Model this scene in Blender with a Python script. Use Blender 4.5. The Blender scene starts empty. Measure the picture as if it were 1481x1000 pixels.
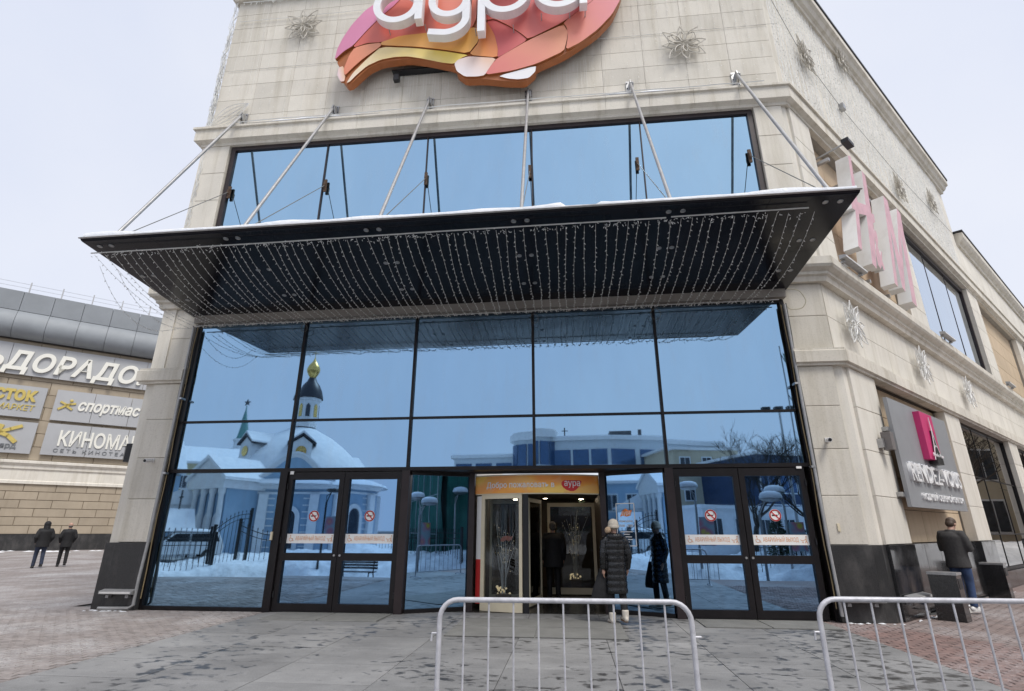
import bpy, bmesh, math, random
from mathutils import Vector, Matrix
random.seed(7)
R = math.radians
PI = math.pi
SC = bpy.context.scene
COL = SC.collection

# ------------------------------------------------------------------ camera
cam_d = bpy.data.cameras.new('camera'); cam = bpy.data.objects.new('camera', cam_d); COL.objects.link(cam)
cam_d.sensor_fit = 'HORIZONTAL'; cam_d.sensor_width = 36.0; cam_d.lens = 767.3 * 36.0 / 1481.0
cam_d.clip_start = 0.05; cam_d.clip_end = 2000
PITCH, YAW, ROLL = 0.33627, 0.10345, 0.00135
cam.location = (1.892, -10.412, 1.42)
cam.rotation_euler = (Matrix.Rotation(YAW, 3, 'Z') @ Matrix.Rotation(PI / 2 + PITCH, 3, 'X') @ Matrix.Rotation(ROLL, 3, 'Z')).to_euler()
SC.camera = cam

# ------------------------------------------------------------------ sky (overcast winter day) and sun
SUN_AZ, SUN_EL = R(141), R(57)          # azimuth clockwise from +y
world = bpy.data.worlds.new('World'); SC.world = world; world.use_nodes = True
wn, wl = world.node_tree.nodes, world.node_tree.links
wn.clear()
sky = wn.new('ShaderNodeTexSky'); sky.sky_type = 'NISHITA'; sky.sun_disc = False
sky.sun_elevation = SUN_EL; sky.sun_rotation = SUN_AZ; sky.air_density = 1.0; sky.dust_density = 4.0
mixc = wn.new('ShaderNodeMix'); mixc.data_type = 'RGBA'; mixc.inputs[0].default_value = 0.93
tc = wn.new('ShaderNodeTexCoord'); cn = wn.new('ShaderNodeTexNoise'); cn.inputs['Scale'].default_value = 1.6; cn.inputs['Detail'].default_value = 6
wl.new(tc.outputs['Generated'], cn.inputs['Vector'])
cr = wn.new('ShaderNodeValToRGB'); cr.color_ramp.elements[0].position = .3; cr.color_ramp.elements[1].position = .75
cr.color_ramp.elements[0].color = (.715, .765, .905, 1); cr.color_ramp.elements[1].color = (.865, .885, .955, 1)
wl.new(cn.outputs['Fac'], cr.inputs[0])
sc_ = wn.new('ShaderNodeVectorMath'); sc_.operation = 'SCALE'; sc_.inputs['Scale'].default_value = 6.1
wl.new(cr.outputs['Color'], sc_.inputs[0])
wl.new(sky.outputs[0], mixc.inputs[6]); wl.new(sc_.outputs[0], mixc.inputs[7])
bg = wn.new('ShaderNodeBackground'); bg.inputs['Strength'].default_value = 0.1
wo = wn.new('ShaderNodeOutputWorld')
wl.new(mixc.outputs[2], bg.inputs['Color']); wl.new(bg.outputs[0], wo.inputs['Surface'])
sun_d = bpy.data.lights.new('sun', 'SUN'); sun = bpy.data.objects.new('sun', sun_d); COL.objects.link(sun)
sun_d.energy = 1.5; sun_d.angle = R(20); sun_d.color = (1.0, .955, .89)
sd = Vector((math.sin(SUN_AZ) * math.cos(SUN_EL), math.cos(SUN_AZ) * math.cos(SUN_EL), math.sin(SUN_EL)))
sun.rotation_euler = sd.to_track_quat('Z', 'Y').to_euler(); sun.location = sd * 60
SC.view_settings.view_transform = 'Standard'; SC.view_settings.look = 'None'
SC.view_settings.exposure = 0.80; SC.view_settings.gamma = 1.0; SC.view_settings.use_curve_mapping = False
SC.render.engine = 'CYCLES'
SC.cycles.use_denoising = True
SC.cycles.max_bounces = 8; SC.cycles.glossy_bounces = 6; SC.cycles.transmission_bounces = 6; SC.cycles.transparent_max_bounces = 12
SC.cycles.caustics_reflective = False; SC.cycles.caustics_refractive = False; SC.cycles.sample_clamp_indirect = 6

# ------------------------------------------------------------------ helpers
class MB:
    """collects shapes for ONE mesh"""
    def __init__(s): s.v = []; s.f = []; s.m = []; s.mi = 0
    def add(s, vs, fs, M=None):
        o = len(s.v)
        s.v += [tuple(M @ Vector(p)) for p in vs] if M else [tuple(p) for p in vs]
        s.f += [tuple(i + o for i in f) for f in fs]; s.m += [s.mi] * len(fs)
        return s
    def box(s, x0, x1, y0, y1, z0, z1, M=None):
        return s.add([(x0, y0, z0), (x1, y0, z0), (x1, y1, z0), (x0, y1, z0), (x0, y0, z1), (x1, y0, z1), (x1, y1, z1), (x0, y1, z1)],
                     [(3, 2, 1, 0), (4, 5, 6, 7), (0, 1, 5, 4), (1, 2, 6, 5), (2, 3, 7, 6), (3, 0, 4, 7)], M)
    def prism(s, poly, a, b, plane='xz', M=None, caps=True, side_mi=None):
        """polygon extruded from a (front) to b; plane xz -> along y, xy -> along z, yz -> along x"""
        n = len(poly)
        P = {'xz': lambda p, t: (p[0], t, p[1]), 'xy': lambda p, t: (p[0], p[1], t), 'yz': lambda p, t: (t, p[0], p[1])}[plane]
        o = len(s.v); vs = [P(p, a) for p in poly] + [P(p, b) for p in poly]
        fs = [tuple(range(n)), tuple(range(2 * n - 1, n - 1, -1))] if caps else []
        mi = s.mi
        s.add(vs, fs, M)
        if side_mi is not None: s.mi = side_mi
        s.f += [(o + i, o + n + i, o + n + (i + 1) % n, o + (i + 1) % n) for i in range(n)]; s.m += [s.mi] * n
        s.mi = mi
        return s
    def tube(s, pts, r, n=6, M=None, cap=True, closed=False):
        pts = [Vector(p) for p in pts]; k = len(pts); rs = r if isinstance(r, (list, tuple)) else [r] * k
        vs = []; up = None
        for i, p in enumerate(pts):
            if closed: t = pts[(i + 1) % k] - pts[i - 1]
            else: t = pts[min(i + 1, k - 1)] - pts[max(i - 1, 0)]
            if t.length < 1e-9: t = Vector((0, 0, 1))
            t.normalize()
            if up is None: up = Vector((0, 0, 1)) if abs(t.z) < .9 else Vector((1, 0, 0))
            a = t.cross(up)
            if a.length < 1e-6: a = t.orthogonal()
            a.normalize(); b = t.cross(a).normalized(); up = -b if b.dot(up) < 0 else b
            b = a.cross(t)
            for j in range(n):
                w = 2 * PI * j / n; vs.append(p + (a * math.cos(w) + b * math.sin(w)) * rs[i])
        fs = []
        for i in range(k if closed else k - 1):
            q = (i + 1) % k
            for j in range(n): fs.append((i * n + j, i * n + (j + 1) % n, q * n + (j + 1) % n, q * n + j))
        if cap and not closed: fs += [tuple(range(n - 1, -1, -1)), tuple((k - 1) * n + j for j in range(n))]
        return s.add(vs, fs, M)
    def bar(s, a, b, r, n=6): return s.tube([a, b], r, n)
    def lathe(s, prof, n=16, M=None, a0=0, a1=2 * PI):
        full = abs(a1 - a0 - 2 * PI) < 1e-6; m = n if full else n + 1; vs = []
        for (r, z) in prof:
            for j in range(m):
                w = a0 + (a1 - a0) * j / n; vs.append((r * math.cos(w), r * math.sin(w), z))
        fs = []
        for i in range(len(prof) - 1):
            for j in range(n if full else m - 1):
                q = (j + 1) % m; fs.append((i * m + j, i * m + q, (i + 1) * m + q, (i + 1) * m + j))
        return s.add(vs, fs, M)
    def ball(s, c, rx, ry=None, rz=None, n=12, k=8, M=None):
        ry = ry or rx; rz = rz or rx; T = Matrix.Translation(Vector(c)) @ Matrix.Diagonal((rx, ry, rz, 1))
        if M: T = M @ T
        return s.lathe([(max(1e-4, math.sin(PI * i / k)), -math.cos(PI * i / k)) for i in range(k + 1)], n, T)
    def loft(s, rings, n=14, M=None):
        """rings: (cx,cy,cz,rx,ry[,rotation]) horizontal ellipses"""
        vs = []
        for r_ in rings:
            cx, cy, cz, rx, ry = r_[:5]; ro = r_[5] if len(r_) > 5 else 0
            for j in range(n):
                w = 2 * PI * j / n; x, y = rx * math.cos(w), ry * math.sin(w)
                vs.append((cx + x * math.cos(ro) - y * math.sin(ro), cy + x * math.sin(ro) + y * math.cos(ro), cz))
        fs = [(i * n + j, i * n + (j + 1) % n, (i + 1) * n + (j + 1) % n, (i + 1) * n + j) for i in range(len(rings) - 1) for j in range(n)]
        fs += [tuple(range(n - 1, -1, -1)), tuple((len(rings) - 1) * n + j for j in range(n))]
        return s.add(vs, fs, M)
    def sweep(s, prof, path, z=0.0, closed_prof=True):
        """prof: (out, z) points; path: 2-D points walked so that outward is on the right-hand side; mitred corners"""
        k = len(path); vs = []
        for i, p in enumerate(path):
            p = Vector(p)
            d0 = (Vector(path[i]) - Vector(path[i - 1])).normalized() if i else None
            d1 = (Vector(path[i + 1]) - Vector(path[i])).normalized() if i < k - 1 else None
            if d0 is None: d0 = d1
            if d1 is None: d1 = d0
            n0 = Vector((d0.y, -d0.x)); n1 = Vector((d1.y, -d1.x)); nn = (n0 + n1).normalized(); nn = nn / max(.2, nn.dot(n0))
            for (o, zz) in prof: vs.append((p.x + nn.x * o, p.y + nn.y * o, z + zz))
        m = len(prof); fs = []
        for i in range(k - 1):
            for j in range(m if closed_prof else m - 1):
                q = (j + 1) % m; fs.append((i * m + j, (i + 1) * m + j, (i + 1) * m + q, i * m + q))
        fs += [tuple(range(m)), tuple((k - 1) * m + j for j in range(m - 1, -1, -1))]
        return s.add(vs, fs)
    def mesh(s, name):
        me = bpy.data.meshes.new(name); me.from_pydata(s.v, [], s.f); 
        if any(s.m): me.polygons.foreach_set('material_index', s.m)
        me.update(); return me

def fix_normals(me):
    bm = bmesh.new(); bm.from_mesh(me); bmesh.ops.recalc_face_normals(bm, faces=bm.faces); bm.to_mesh(me); bm.free()

def obj(name, mb, mat=None, parent=None, loc=None, rotz=0.0, smooth=False, fix=True, label=None):
    me = mb.mesh(name) if isinstance(mb, MB) else mb
    if fix and isinstance(mb, MB): fix_normals(me)
    if mat is not None and not len(me.materials):
        for m in (mat if isinstance(mat, (list, tuple)) else [mat]): me.materials.append(m)
    if smooth:
        me.polygons.foreach_set('use_smooth', [True] * len(me.polygons))
        if smooth != 'all': me.set_sharp_from_angle(angle=R(40))
    o = bpy.data.objects.new(name, me); COL.objects.link(o)
    if loc is not None: o.location = loc
    if rotz: o.rotation_euler = (0, 0, rotz)
    if parent is not None: o.parent = parent
    if label: o['label'] = label
    return o
def tag(o, label, cat, group=None):
    o['label'] = label; o['category'] = cat
    if group: o['group'] = group
    return o
def thing(name, label, cat, loc=(0, 0, 0), rotz=0.0, group=None):
    o = bpy.data.objects.new(name, None); COL.objects.link(o); o.empty_display_size = .2
    o.location = loc; o.rotation_euler = (0, 0, rotz)
    return tag(o, label, cat, group)
def struct(name, mb, mat, **k):
    o = obj(name, mb, mat, **k); o['kind'] = 'structure'; return o
def copy_tree(o, parent=None):
    c = o.copy(); COL.objects.link(c); c.parent = parent
    for ch in list(o.children): copy_tree(ch, c)
    return c
_box_cache = {}
def piece(name, x0, x1, y0, y1, z0, z1, mat, parent, bev=0.0):
    """a box piece that shares its mesh with pieces of the same size"""
    key = (round(x1 - x0, 3), round(y1 - y0, 3), round(z1 - z0, 3), mat.name, bev)
    if key not in _box_cache:
        a, b, c = [k / 2 for k in key[:3]]
        mb = MB()
        if bev:
            e = bev
            mb.add([(-a, b, -c), (a, b, -c), (a, b, c), (-a, b, c), (-a, -b + e, -c), (a, -b + e, -c), (a, -b + e, c), (-a, -b + e, c),
                    (-a + e, -b, -c + e), (a - e, -b, -c + e), (a - e, -b, c - e), (-a + e, -b, c - e)],
                   [(3, 2, 1, 0), (0, 1, 5, 4), (1, 2, 6, 5), (2, 3, 7, 6), (3, 0, 4, 7), (4, 5, 9, 8), (5, 6, 10, 9), (6, 7, 11, 10), (7, 4, 8, 11), (8, 9, 10, 11)])
        else: mb.box(-a, a, -b, b, -c, c)
        me = mb.mesh(name); fix_normals(me); me.materials.append(mat); _box_cache[key] = me
    o = bpy.data.objects.new(name, _box_cache[key]); COL.objects.link(o)
    o.location = ((x0 + x1) / 2, (y0 + y1) / 2, (z0 + z1) / 2); o.parent = parent
    if name == 'pane': o.rotation_euler = (random.gauss(0, .0011), 0, random.gauss(0, .0011))      # panes never sit perfectly true
    return o
_txt_n = [0]
def text_mesh(body, size=1.0, depth=.02, shear=0.0, offset=0.0, width=None, spacing=1.0, align='LEFT', res=3, height=None):
    """lettering standing in the xz plane, facing -y, front face at y=0, back at y=2*depth"""
    c = bpy.data.curves.new('lettering', 'FONT'); c.body = body; c.size = 1.0; c.extrude = 0; c.shear = shear; c.offset = offset
    c.space_character = spacing; c.resolution_u = res; c.align_x = 'LEFT'
    c.extrude = .1
    o = bpy.data.objects.new('lettering', c); COL.objects.link(o)
    dg = bpy.context.evaluated_depsgraph_get()
    me = bpy.data.meshes.new_from_object(o.evaluated_get(dg)); bpy.data.objects.remove(o); bpy.data.curves.remove(c)
    xs = [v.co.x for v in me.vertices]; x0, x1 = min(xs), max(xs)
    sx = sz = size
    if width: sx = width / (x1 - x0)
    if width and not height: sz = size if size != 1.0 else sx
    if height: sz = height / .7
    ox = {'LEFT': 0, 'CENTER': -.5, 'RIGHT': -1}[align] * (x1 - x0)
    for v in me.vertices:
        x, y, z = v.co
        v.co = ((x - x0 + ox) * sx, depth * (1 - z / .1), y * sz)
    me.materials.clear(); me.name = 'lettering'
    fix_normals(me)
    return me

# ------------------------------------------------------------------ materials
class NT:
    def __init__(s, name):
        s.mat = bpy.data.materials.new(name); s.mat.use_nodes = True; s.n = s.mat.node_tree.nodes; s.l = s.mat.node_tree.links
        s.b = s.n['Principled BSDF']; s.out = s.n['Material Output']; s._pos = None
    def pos(s, scale=(1, 1, 1), obj_=False):
        if s._pos is None:
            s._pos = s.n.new('ShaderNodeNewGeometry').outputs['Position'] if not obj_ else s.n.new('ShaderNodeTexCoord').outputs['Object']
        if scale == (1, 1, 1): return s._pos
        m = s.n.new('ShaderNodeMapping'); m.inputs['Scale'].default_value = scale; s.l.new(s._pos, m.inputs['Vector']); return m.outputs[0]
    def noise(s, sc, det=4, rough=.55, scale=(1, 1, 1), dist=0):
        t = s.n.new('ShaderNodeTexNoise'); t.inputs['Scale'].default_value = sc; t.inputs['Detail'].default_value = det
        t.inputs['Roughness'].default_value = rough; t.inputs['Distortion'].default_value = dist
        s.l.new(s.pos(scale), t.inputs['Vector']); return t.outputs['Fac']
    def ramp(s, fac, stops):
        r = s.n.new('ShaderNodeValToRGB'); e = r.color_ramp.elements
        while len(e) < len(stops): e.new(.5)
        for k, (p, c) in enumerate(stops):
            e[k].position = p; e[k].color = (c, c, c, 1) if isinstance(c, (int, float)) else (*c, 1)
        s.l.new(fac, r.inputs[0]); return r.outputs[0]
    def mix(s, fac, a, b, mode='MIX'):
        m = s.n.new('ShaderNodeMix'); m.data_type = 'RGBA'; m.blend_type = mode
        for ix, v in ((0, fac), (6, a), (7, b)):
            inp = m.inputs[ix]
            if isinstance(v, (int, float)): inp.default_value = v if ix == 0 else (v, v, v, 1)
            elif isinstance(v, tuple): inp.default_value = (*v, 1) if len(v) == 3 else v
            else: s.l.new(v, inp)
        return m.outputs[2]
    def math(s, op, a, b=0.0, c=None):
        m = s.n.new('ShaderNodeMath'); m.operation = op
        for k, v in enumerate((a, b) if c is None else (a, b, c)):
            if isinstance(v, (int, float)): m.inputs[k].default_value = v
            else: s.l.new(v, m.inputs[k])
        return m.outputs[0]
    def rand(s): return s.n.new('ShaderNodeObjectInfo').outputs['Random']
    def color(s, v):
        if isinstance(v, tuple): s.b.inputs['Base Color'].default_value = (*v, 1)
        else: s.l.new(v, s.b.inputs['Base Color'])
    def set(s, key, v):
        if isinstance(v, (int, float)): s.b.inputs[key].default_value = v
        else: s.l.new(v, s.b.inputs[key])
    def bump(s, h, strength=.3, dist=.01):
        b = s.n.new('ShaderNodeBump'); b.inputs['Strength'].default_value = strength; b.inputs['Distance'].default_value = dist
        s.l.new(h, b.inputs['Height']); s.l.new(b.outputs[0], s.b.inputs['Normal'])

def sc3(c, k): return tuple(min(1, x * k) for x in c)
def M(name, col, rough=.6, metal=0.0, var=.12, scale=4.0, rnd=0.0, bump=0.0, bscale=60, rvar=.1, coat=0.0, spec=None):
    t = NT(name)
    c = t.ramp(t.noise(scale, 5), [(.3, sc3(col, 1 - var)), (.7, sc3(col, 1 + var))])
    if rnd: c = t.mix(1.0, c, t.ramp(t.rand(), [(0, 1 - rnd), (1, 1.0)]), 'MULTIPLY')
    t.color(c); t.set('Metallic', metal)
    t.set('Roughness', t.math('MULTIPLY_ADD', t.noise(scale * 2.3, 3), rvar, rough - rvar / 2) if rvar else rough)
    if bump: t.bump(t.noise(bscale, 5), bump, .01)
    if coat: t.set('Coat Weight', coat); t.set('Coat Roughness', .05)
    if spec is not None: t.set('Specular IOR Level', spec)
    return t.mat
def stone_mat(name, col, rnd=.12, streak=.5, pit=.5):
    t = NT(name)
    big = t.noise(.9, 5, .6); fine = t.noise(38, 6, .7); strk = t.noise(2.2, 5, .65, (1.6, 1.6, .13))
    c = t.ramp(big, [(.28, sc3(col, .90)), (.72, sc3(col, 1.06))])
    c = t.mix(pit, c, t.ramp(fine, [(.28, .62), (.48, 1.0), (1, 1.08)]), 'MULTIPLY')
    c = t.mix(streak, c, t.ramp(strk, [(.30, (.70, .67, .60)), (.52, (1, 1, 1))]), 'MULTIPLY')
    c = t.mix(1.0, c, t.ramp(t.rand(), [(0, 1 - rnd), (.5, 1 - rnd * .35), (1, 1.0)]), 'MULTIPLY')
    t.color(c); t.set('Roughness', .78); t.set('Specular IOR Level', .25)
    t.bump(fine, .25, .004)
    return t.mat
def mirror_glass(name, tint, rough=.008, wave=.0016, rnd=.0):
    t = NT(name)
    dirt = t.noise(1.3, 5, .6, (1, 1, .35))
    c = t.mix(1.0, tint, t.ramp(dirt, [(.25, .93), (.75, 1.0)]), 'MULTIPLY')
    film = t.ramp(t.noise(3.0, 7, .75, (1, 1, .22)), [(.5, 0.0), (.8, .10)])
    t.color(t.mix(film, c, (.45, .47, .5))); t.set('Metallic', t.math('SUBTRACT', 1.0, t.math('MULTIPLY', film, .9)))
    t.set('Roughness', t.ramp(dirt, [(.35, rough), (.85, rough + .03)]))
    t.bump(t.noise(.75, 1, .4), 1.0, wave)
    return t.mat

MT = {}
MT['stone'] = stone_mat('limestone', (.71, .67, .59), streak=.6)
MT['stone_side'] = stone_mat('limestone_smooth', (.75, .715, .64), rnd=.07, streak=.5, pit=.3)
MT['stone_joint'] = M('stone_joint', (.34, .32, .285), .9)
MT['ledge'] = stone_mat('limestone_ledge', (.70, .66, .58), rnd=.08, streak=.75)
MT['beige'] = stone_mat('beige_panel', (.60, .475, .335), rnd=.1, streak=.4, pit=.25)
MT['beige_joint'] = M('beige_joint', (.10, .08, .06), .9)
t = NT('black_granite'); f = t.noise(90, 6, .7)
t.color(t.ramp(f, [(.35, (.010, .010, .011)), (.75, (.035, .035, .037))])); t.set('Roughness', t.ramp(t.noise(2.5, 5, .6), [(.35, .05), (.8, .28)])); t.set('Specular IOR Level', .75); MT['granite_black'] = t.mat
t = NT('dusty_granite'); f = t.noise(70, 6, .7)
c = t.ramp(f, [(.35, (.016, .016, .018)), (.75, (.055, .054, .053))])
c = t.mix(t.ramp(t.noise(3, 5, .6, (1, 1, .5)), [(.45, 0.0), (.85, .4)]), c, (.22, .21, .20)); t.color(c); t.set('Roughness', .34); MT['granite_dusty'] = t.mat
MT['glass'] = mirror_glass('blue_mirror_glass', (.285, .462, .650))
MT['glass_up'] = mirror_glass('blue_mirror_glass_upper', (.345, .535, .715))
MT['glass_side'] = mirror_glass('grey_mirror_glass', (.52, .62, .72))
MT['glass_shop'] = mirror_glass('dark_shop_glass', (.29, .285, .285), wave=.0016)
MT['frame'] = M('dark_bronze_frame', (.011, .009, .010), .42, 0, var=.25, rvar=.15, spec=.3)
MT['frame_brown'] = M('brown_frame', (.030, .021, .022), .45, 0, var=.15, spec=.35)
MT['cream'] = M('cream_enamel', (.72, .64, .47), .35, var=.05)
MT['steel'] = M('galvanised_steel', (.42, .42, .42), .42, .75, var=.15, scale=12)
MT['rod'] = M('painted_grey_rod', (.36, .36, .36), .4, .3, var=.12, scale=8)
MT['rust'] = M('rusty_iron', (.09, .055, .035), .8, .2, var=.5, scale=20)
MT['black_metal'] = M('black_metal', (.016, .016, .018), .45, .2)
MT['white_paint'] = M('white_paint', (.80, .80, .80), .4, var=.04)
MT['bulb'] = M('clear_bulb', (.85, .85, .82), .25, var=.05)
MT['wire'] = M('white_wire', (.62, .62, .60), .5, var=.1)
MT['wire_dark'] = M('grey_wire', (.15, .15, .14), .5, var=.1)
t = NT('snow'); t.color(t.ramp(t.noise(2.2, 6, .6), [(.3, (.74, .77, .82)), (.7, (.88, .89, .91))])); t.set('Roughness', .7); t.set('Subsurface Weight', .0); t.bump(t.noise(9, 7, .7), .6, .05); MT['snow'] = t.mat
t = NT('trampled_snow'); c = t.ramp(t.noise(3.2, 7, .65), [(.28, (.62, .64, .67)), (.55, (.87, .88, .90))]); t.color(c); t.set('Roughness', .8); t.bump(t.noise(5, 8, .7), .6, .08); MT['snow_dirty'] = t.mat
# ================================================================== GROUND
def sstep(a, b, x):
    t = min(1, max(0, (x - a) / (b - a))); return t * t * (3 - 2 * t)
def tz(x, y):
    return -0.9 * sstep(8.0, 10.6, -y) + 0.6 * sstep(19.5, 25.0, -y)
def axis(lo, hi, fine_lo, fine_hi, step, n):
    a = [lo + (fine_lo - lo) * (1 - (1 - i / n) ** .4) for i in range(n)]
    m = [fine_lo + i * step for i in range(int((fine_hi - fine_lo) / step) + 1)]
    b = [fine_hi + (hi - fine_hi) * (i / n) ** 2.5 for i in range(1, n + 1)]
    return a + m + b
def sheet(xs, ys, zf):
    mb = MB(); nx = len(xs)
    mb.v = [(x, y, zf(x, y)) for y in ys for x in xs]
    mb.f = [(j * nx + i, j * nx + i + 1, (j + 1) * nx + i + 1, (j + 1) * nx + i) for j in range(len(ys) - 1) for i in range(nx - 1)]
    mb.m = [0] * len(mb.f)
    return mb
t = NT('wet_asphalt'); a = t.noise(1.2, 6, .6); fine = t.noise(60, 6, .7)
c = t.ramp(a, [(.3, (.040, .040, .042)), (.7, (.075, .074, .074))]); c = t.mix(.5, c, t.ramp(fine, [(.3, .6), (.7, 1.1)]), 'MULTIPLY')
c = t.mix(t.ramp(t.noise(.5, 6, .7), [(.58, 0.0), (.72, .5)]), c, (.42, .43, .45))
t.color(c); t.set('Roughness', t.ramp(a, [(.3, .35), (.6, .75)])); t.bump(fine, .3, .006); MT['asphalt'] = t.mat
xs = axis(-400, 400, -40, 30, 1.0, 12); ys = axis(-400, 400, -40, 8, .5, 12)
struct('ground', sheet(xs, ys, lambda x, y: tz(x, y) - .03), MT['asphalt'], smooth='all')

def brick_mat(name, c1, c2, mortar, dust=.5):
    t = NT(name)
    br = t.n.new('ShaderNodeTexBrick'); t.l.new(t.pos(), br.inputs['Vector'])
    br.inputs['Scale'].default_value = 1.0; br.inputs['Brick Width'].default_value = .205; br.inputs['Row Height'].default_value = .105
    br.inputs['Mortar Size'].default_value = .006; br.inputs['Mortar Smooth'].default_value = .2; br.inputs['Bias'].default_value = 0
    for k, v in (('Color1', c1), ('Color2', c2), ('Mortar', mortar)): br.inputs[k].default_value = (*v, 1)
    big = t.noise(.55, 6, .65); med = t.noise(4, 6, .65)
    c = t.mix(.8, br.outputs['Color'], t.ramp(med, [(.3, .72), (.7, 1.15)]), 'MULTIPLY')
    fac = t.math('MULTIPLY', t.ramp(big, [(.44, 0.0), (.66, 1.0)]), t.ramp(t.noise(26, 6, .75), [(.42, .1), (.62, 1.0)]))
    c = t.mix(t.math('MULTIPLY', fac, dust), c, (.66, .67, .69))
    t.color(c); t.set('Roughness', .8); t.bump(med, .3, .01)
    return t.mat
MT['brick_sheet'] = brick_mat('brick_paving', (.265, .23, .215), (.225, .197, .188), (.33, .31, .30), .75)
MT['brick_sheet_red'] = brick_mat('red_brick_paving', (.25, .165, .145), (.20, .145, .13), (.33, .31, .30), .45)
def flat(name, poly, z, mat):
    mb = MB(); mb.v = [(x, y, z) for x, y in poly]; mb.f = [tuple(range(len(poly)))]; mb.m = [0]
    return struct(name, mb, mat)
EX0, EX1 = -3.75, 6.0
pav_l = flat('pavement', [(-70, -7.9), (EX0, -7.9), (EX0, .3), (-8, .3), (-8, 70), (-70, 70)], -.006, MT['brick_sheet'])
pav_r = flat('pavement', [(EX1, -7.9), (40, -7.9), (60, 70), (45, 40), (8.5, 1.0), (EX1, .3)], -.006, MT['brick_sheet_red'])
# individual pavers where they are close enough to read as pieces
def paver_mat(name, c1, c2, dust):
    t = NT(name); med = t.noise(5, 6, .65); cell = t.n.new('ShaderNodeTexVoronoi'); cell.inputs['Scale'].default_value = 6.5
    t.l.new(t.pos((1, 2, .01)), cell.inputs['Vector'])
    c = t.mix(cell.outputs['Color'], c1, c2); c = t.mix(.85, c, t.ramp(med, [(.3, .72), (.7, 1.15)]), 'MULTIPLY')
    fac = t.math('MULTIPLY', t.ramp(t.noise(.55, 6, .65), [(.46, 0.0), (.66, 1.0)]), t.ramp(t.noise(26, 6, .75), [(.42, .1), (.62, 1.0)]))
    c = t.mix(t.math('MULTIPLY', fac, dust), c, (.66, .67, .69)); t.color(c); t.set('Roughness', .78); t.bump(t.noise(40, 5), .3, .004)
    return t.mat
MT['paver'] = paver_mat('grey_rose_paver', (.235, .21, .20), (.35, .31, .293), .7)
MT['paver_red'] = paver_mat('red_paver', (.165, .115, .105), (.27, .175, .155), .45)
MT['paver_grey'] = paver_mat('brown_grey_paver', (.19, .15, .14), (.27, .21, .19), .5)
MT['paver_joint'] = M('paver_joint', (.085, .075, .07), .95)
def pavers(inside, x0, x1, y0, y1, mat, parent):
    mb = MB(); rnd = random.Random(3); L, W, g = .205, .105, .011
    nr = int((y1 - y0) / W); nc = int((x1 - x0) / L)
    for j in range(nr):
        for i in range(nc + 1):
            a = x0 + i * L - (L / 2 if j % 2 else 0); b = y0 + j * W
            if not inside(a + L / 2, b + W / 2): continue
            z = [rnd.uniform(-.001, .004) + rnd.uniform(-.0015, .0015) for _ in range(4)]
            mb.mi = 1; mb.add([(a, b, -.0045), (a + L, b, -.0045), (a + L, b + W, -.0045), (a, b + W, -.0045)], [(0, 1, 2, 3)]); mb.mi = 0
            xa, xb, ya, yb = a + g / 2, a + L - g / 2, b + g / 2, b + W - g / 2; e = .006
            mb.add([(xa, ya, -.008), (xb, ya, -.008), (xb, yb, -.008), (xa, yb, -.008), (xa + e, ya + e, z[0]), (xb - e, ya + e, z[1]), (xb - e, yb - e, z[2]), (xa + e, yb - e, z[3])],
                   [(4, 5, 6, 7), (0, 1, 5, 4), (1, 2, 6, 5), (2, 3, 7, 6), (3, 0, 4, 7)])
    o = obj('paver', mb, [mat, MT['paver_joint']], parent, fix=False); o['kind'] = 'stuff'; return o
pavers(lambda x, y: (x < EX0 - .1) and y > -7.5 and (y < -.02), -12.5, EX0, -7.0, 0, MT['paver'], pav_l)
def right_in(x, y): return x > EX1 + .1 and (y < (x - 7.15) - .3 or y < -.2)
pavers(lambda x, y: right_in(x, y) and x + .55 * y < 6.6, EX1, 13, -6.0, 4.5, MT['paver_red'], pav_r)
pavers(lambda x, y: right_in(x, y) and x + .55 * y >= 6.6, EX1, 13, -6.0, 4.5, MT['paver_grey'], pav_r)

# granite slabs of the entrance apron
t = NT('apron_granite'); fine = t.noise(55, 7, .75); cl = t.noise(.8, 5, .6)
c = t.ramp(cl, [(.3, (.285, .285, .285)), (.7, (.375, .373, .37))]); c = t.mix(.6, c, t.ramp(fine, [(.3, .7), (.7, 1.15)]), 'MULTIPLY')
c = t.mix(1.0, c, t.ramp(t.rand(), [(0, .84), (1, 1.03)]), 'MULTIPLY')
sp = t.noise(5.2, 4, .55, (1, 1.5, 1), .35); area = t.noise(.5, 2, .5)
wet = t.ramp(t.math('MULTIPLY_ADD', area, .45, t.math('MULTIPLY', sp, .8)), [(.675, 0.0), (.71, .55), (.76, .95)])
c = t.mix(wet, c, t.mix(1.0, c, (.20, .195, .195), 'MULTIPLY'))
damp = t.ramp(t.noise(.7, 6, .65, (1, 1.6, 1)), [(.38, .72), (.62, 1.0)]); c = t.mix(1.0, c, damp, 'MULTIPLY')
c = t.mix(.5, c, t.ramp(t.noise(140, 3, .7), [(.3, .6), (.7, 1.3)]), 'MULTIPLY')
salt = t.ramp(t.noise(1.7, 8, .8), [(.57, 0.0), (.75, .35)]); c = t.mix(salt, c, (.5, .5, .51))
t.color(c); t.set('Roughness', t.mix(wet, .66, .42)); t.bump(fine, .12, .003); MT['apron'] = t.mat
MT['apron_joint'] = M('apron_joint', (.10, .098, .095), .9)
apron = flat('entrance_apron', [(EX0, -8.0), (EX1, -8.0), (EX1, .34), (EX0, .34)], -.014, MT['apron_joint'])
SW, SD = 1.219, .82
for i in range(8):
    for j in range(10):
        x0 = EX0 + i * SW; y1 = .30 - j * SD
        ox = 0
        dz = random.uniform(-.002, .002)
        piece('stone_slab', x0 + .004 + ox, x0 + SW - .004 + ox, y1 - SD + .004, y1 - .004, -.05 + dz, dz, MT['apron'], apron)
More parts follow.
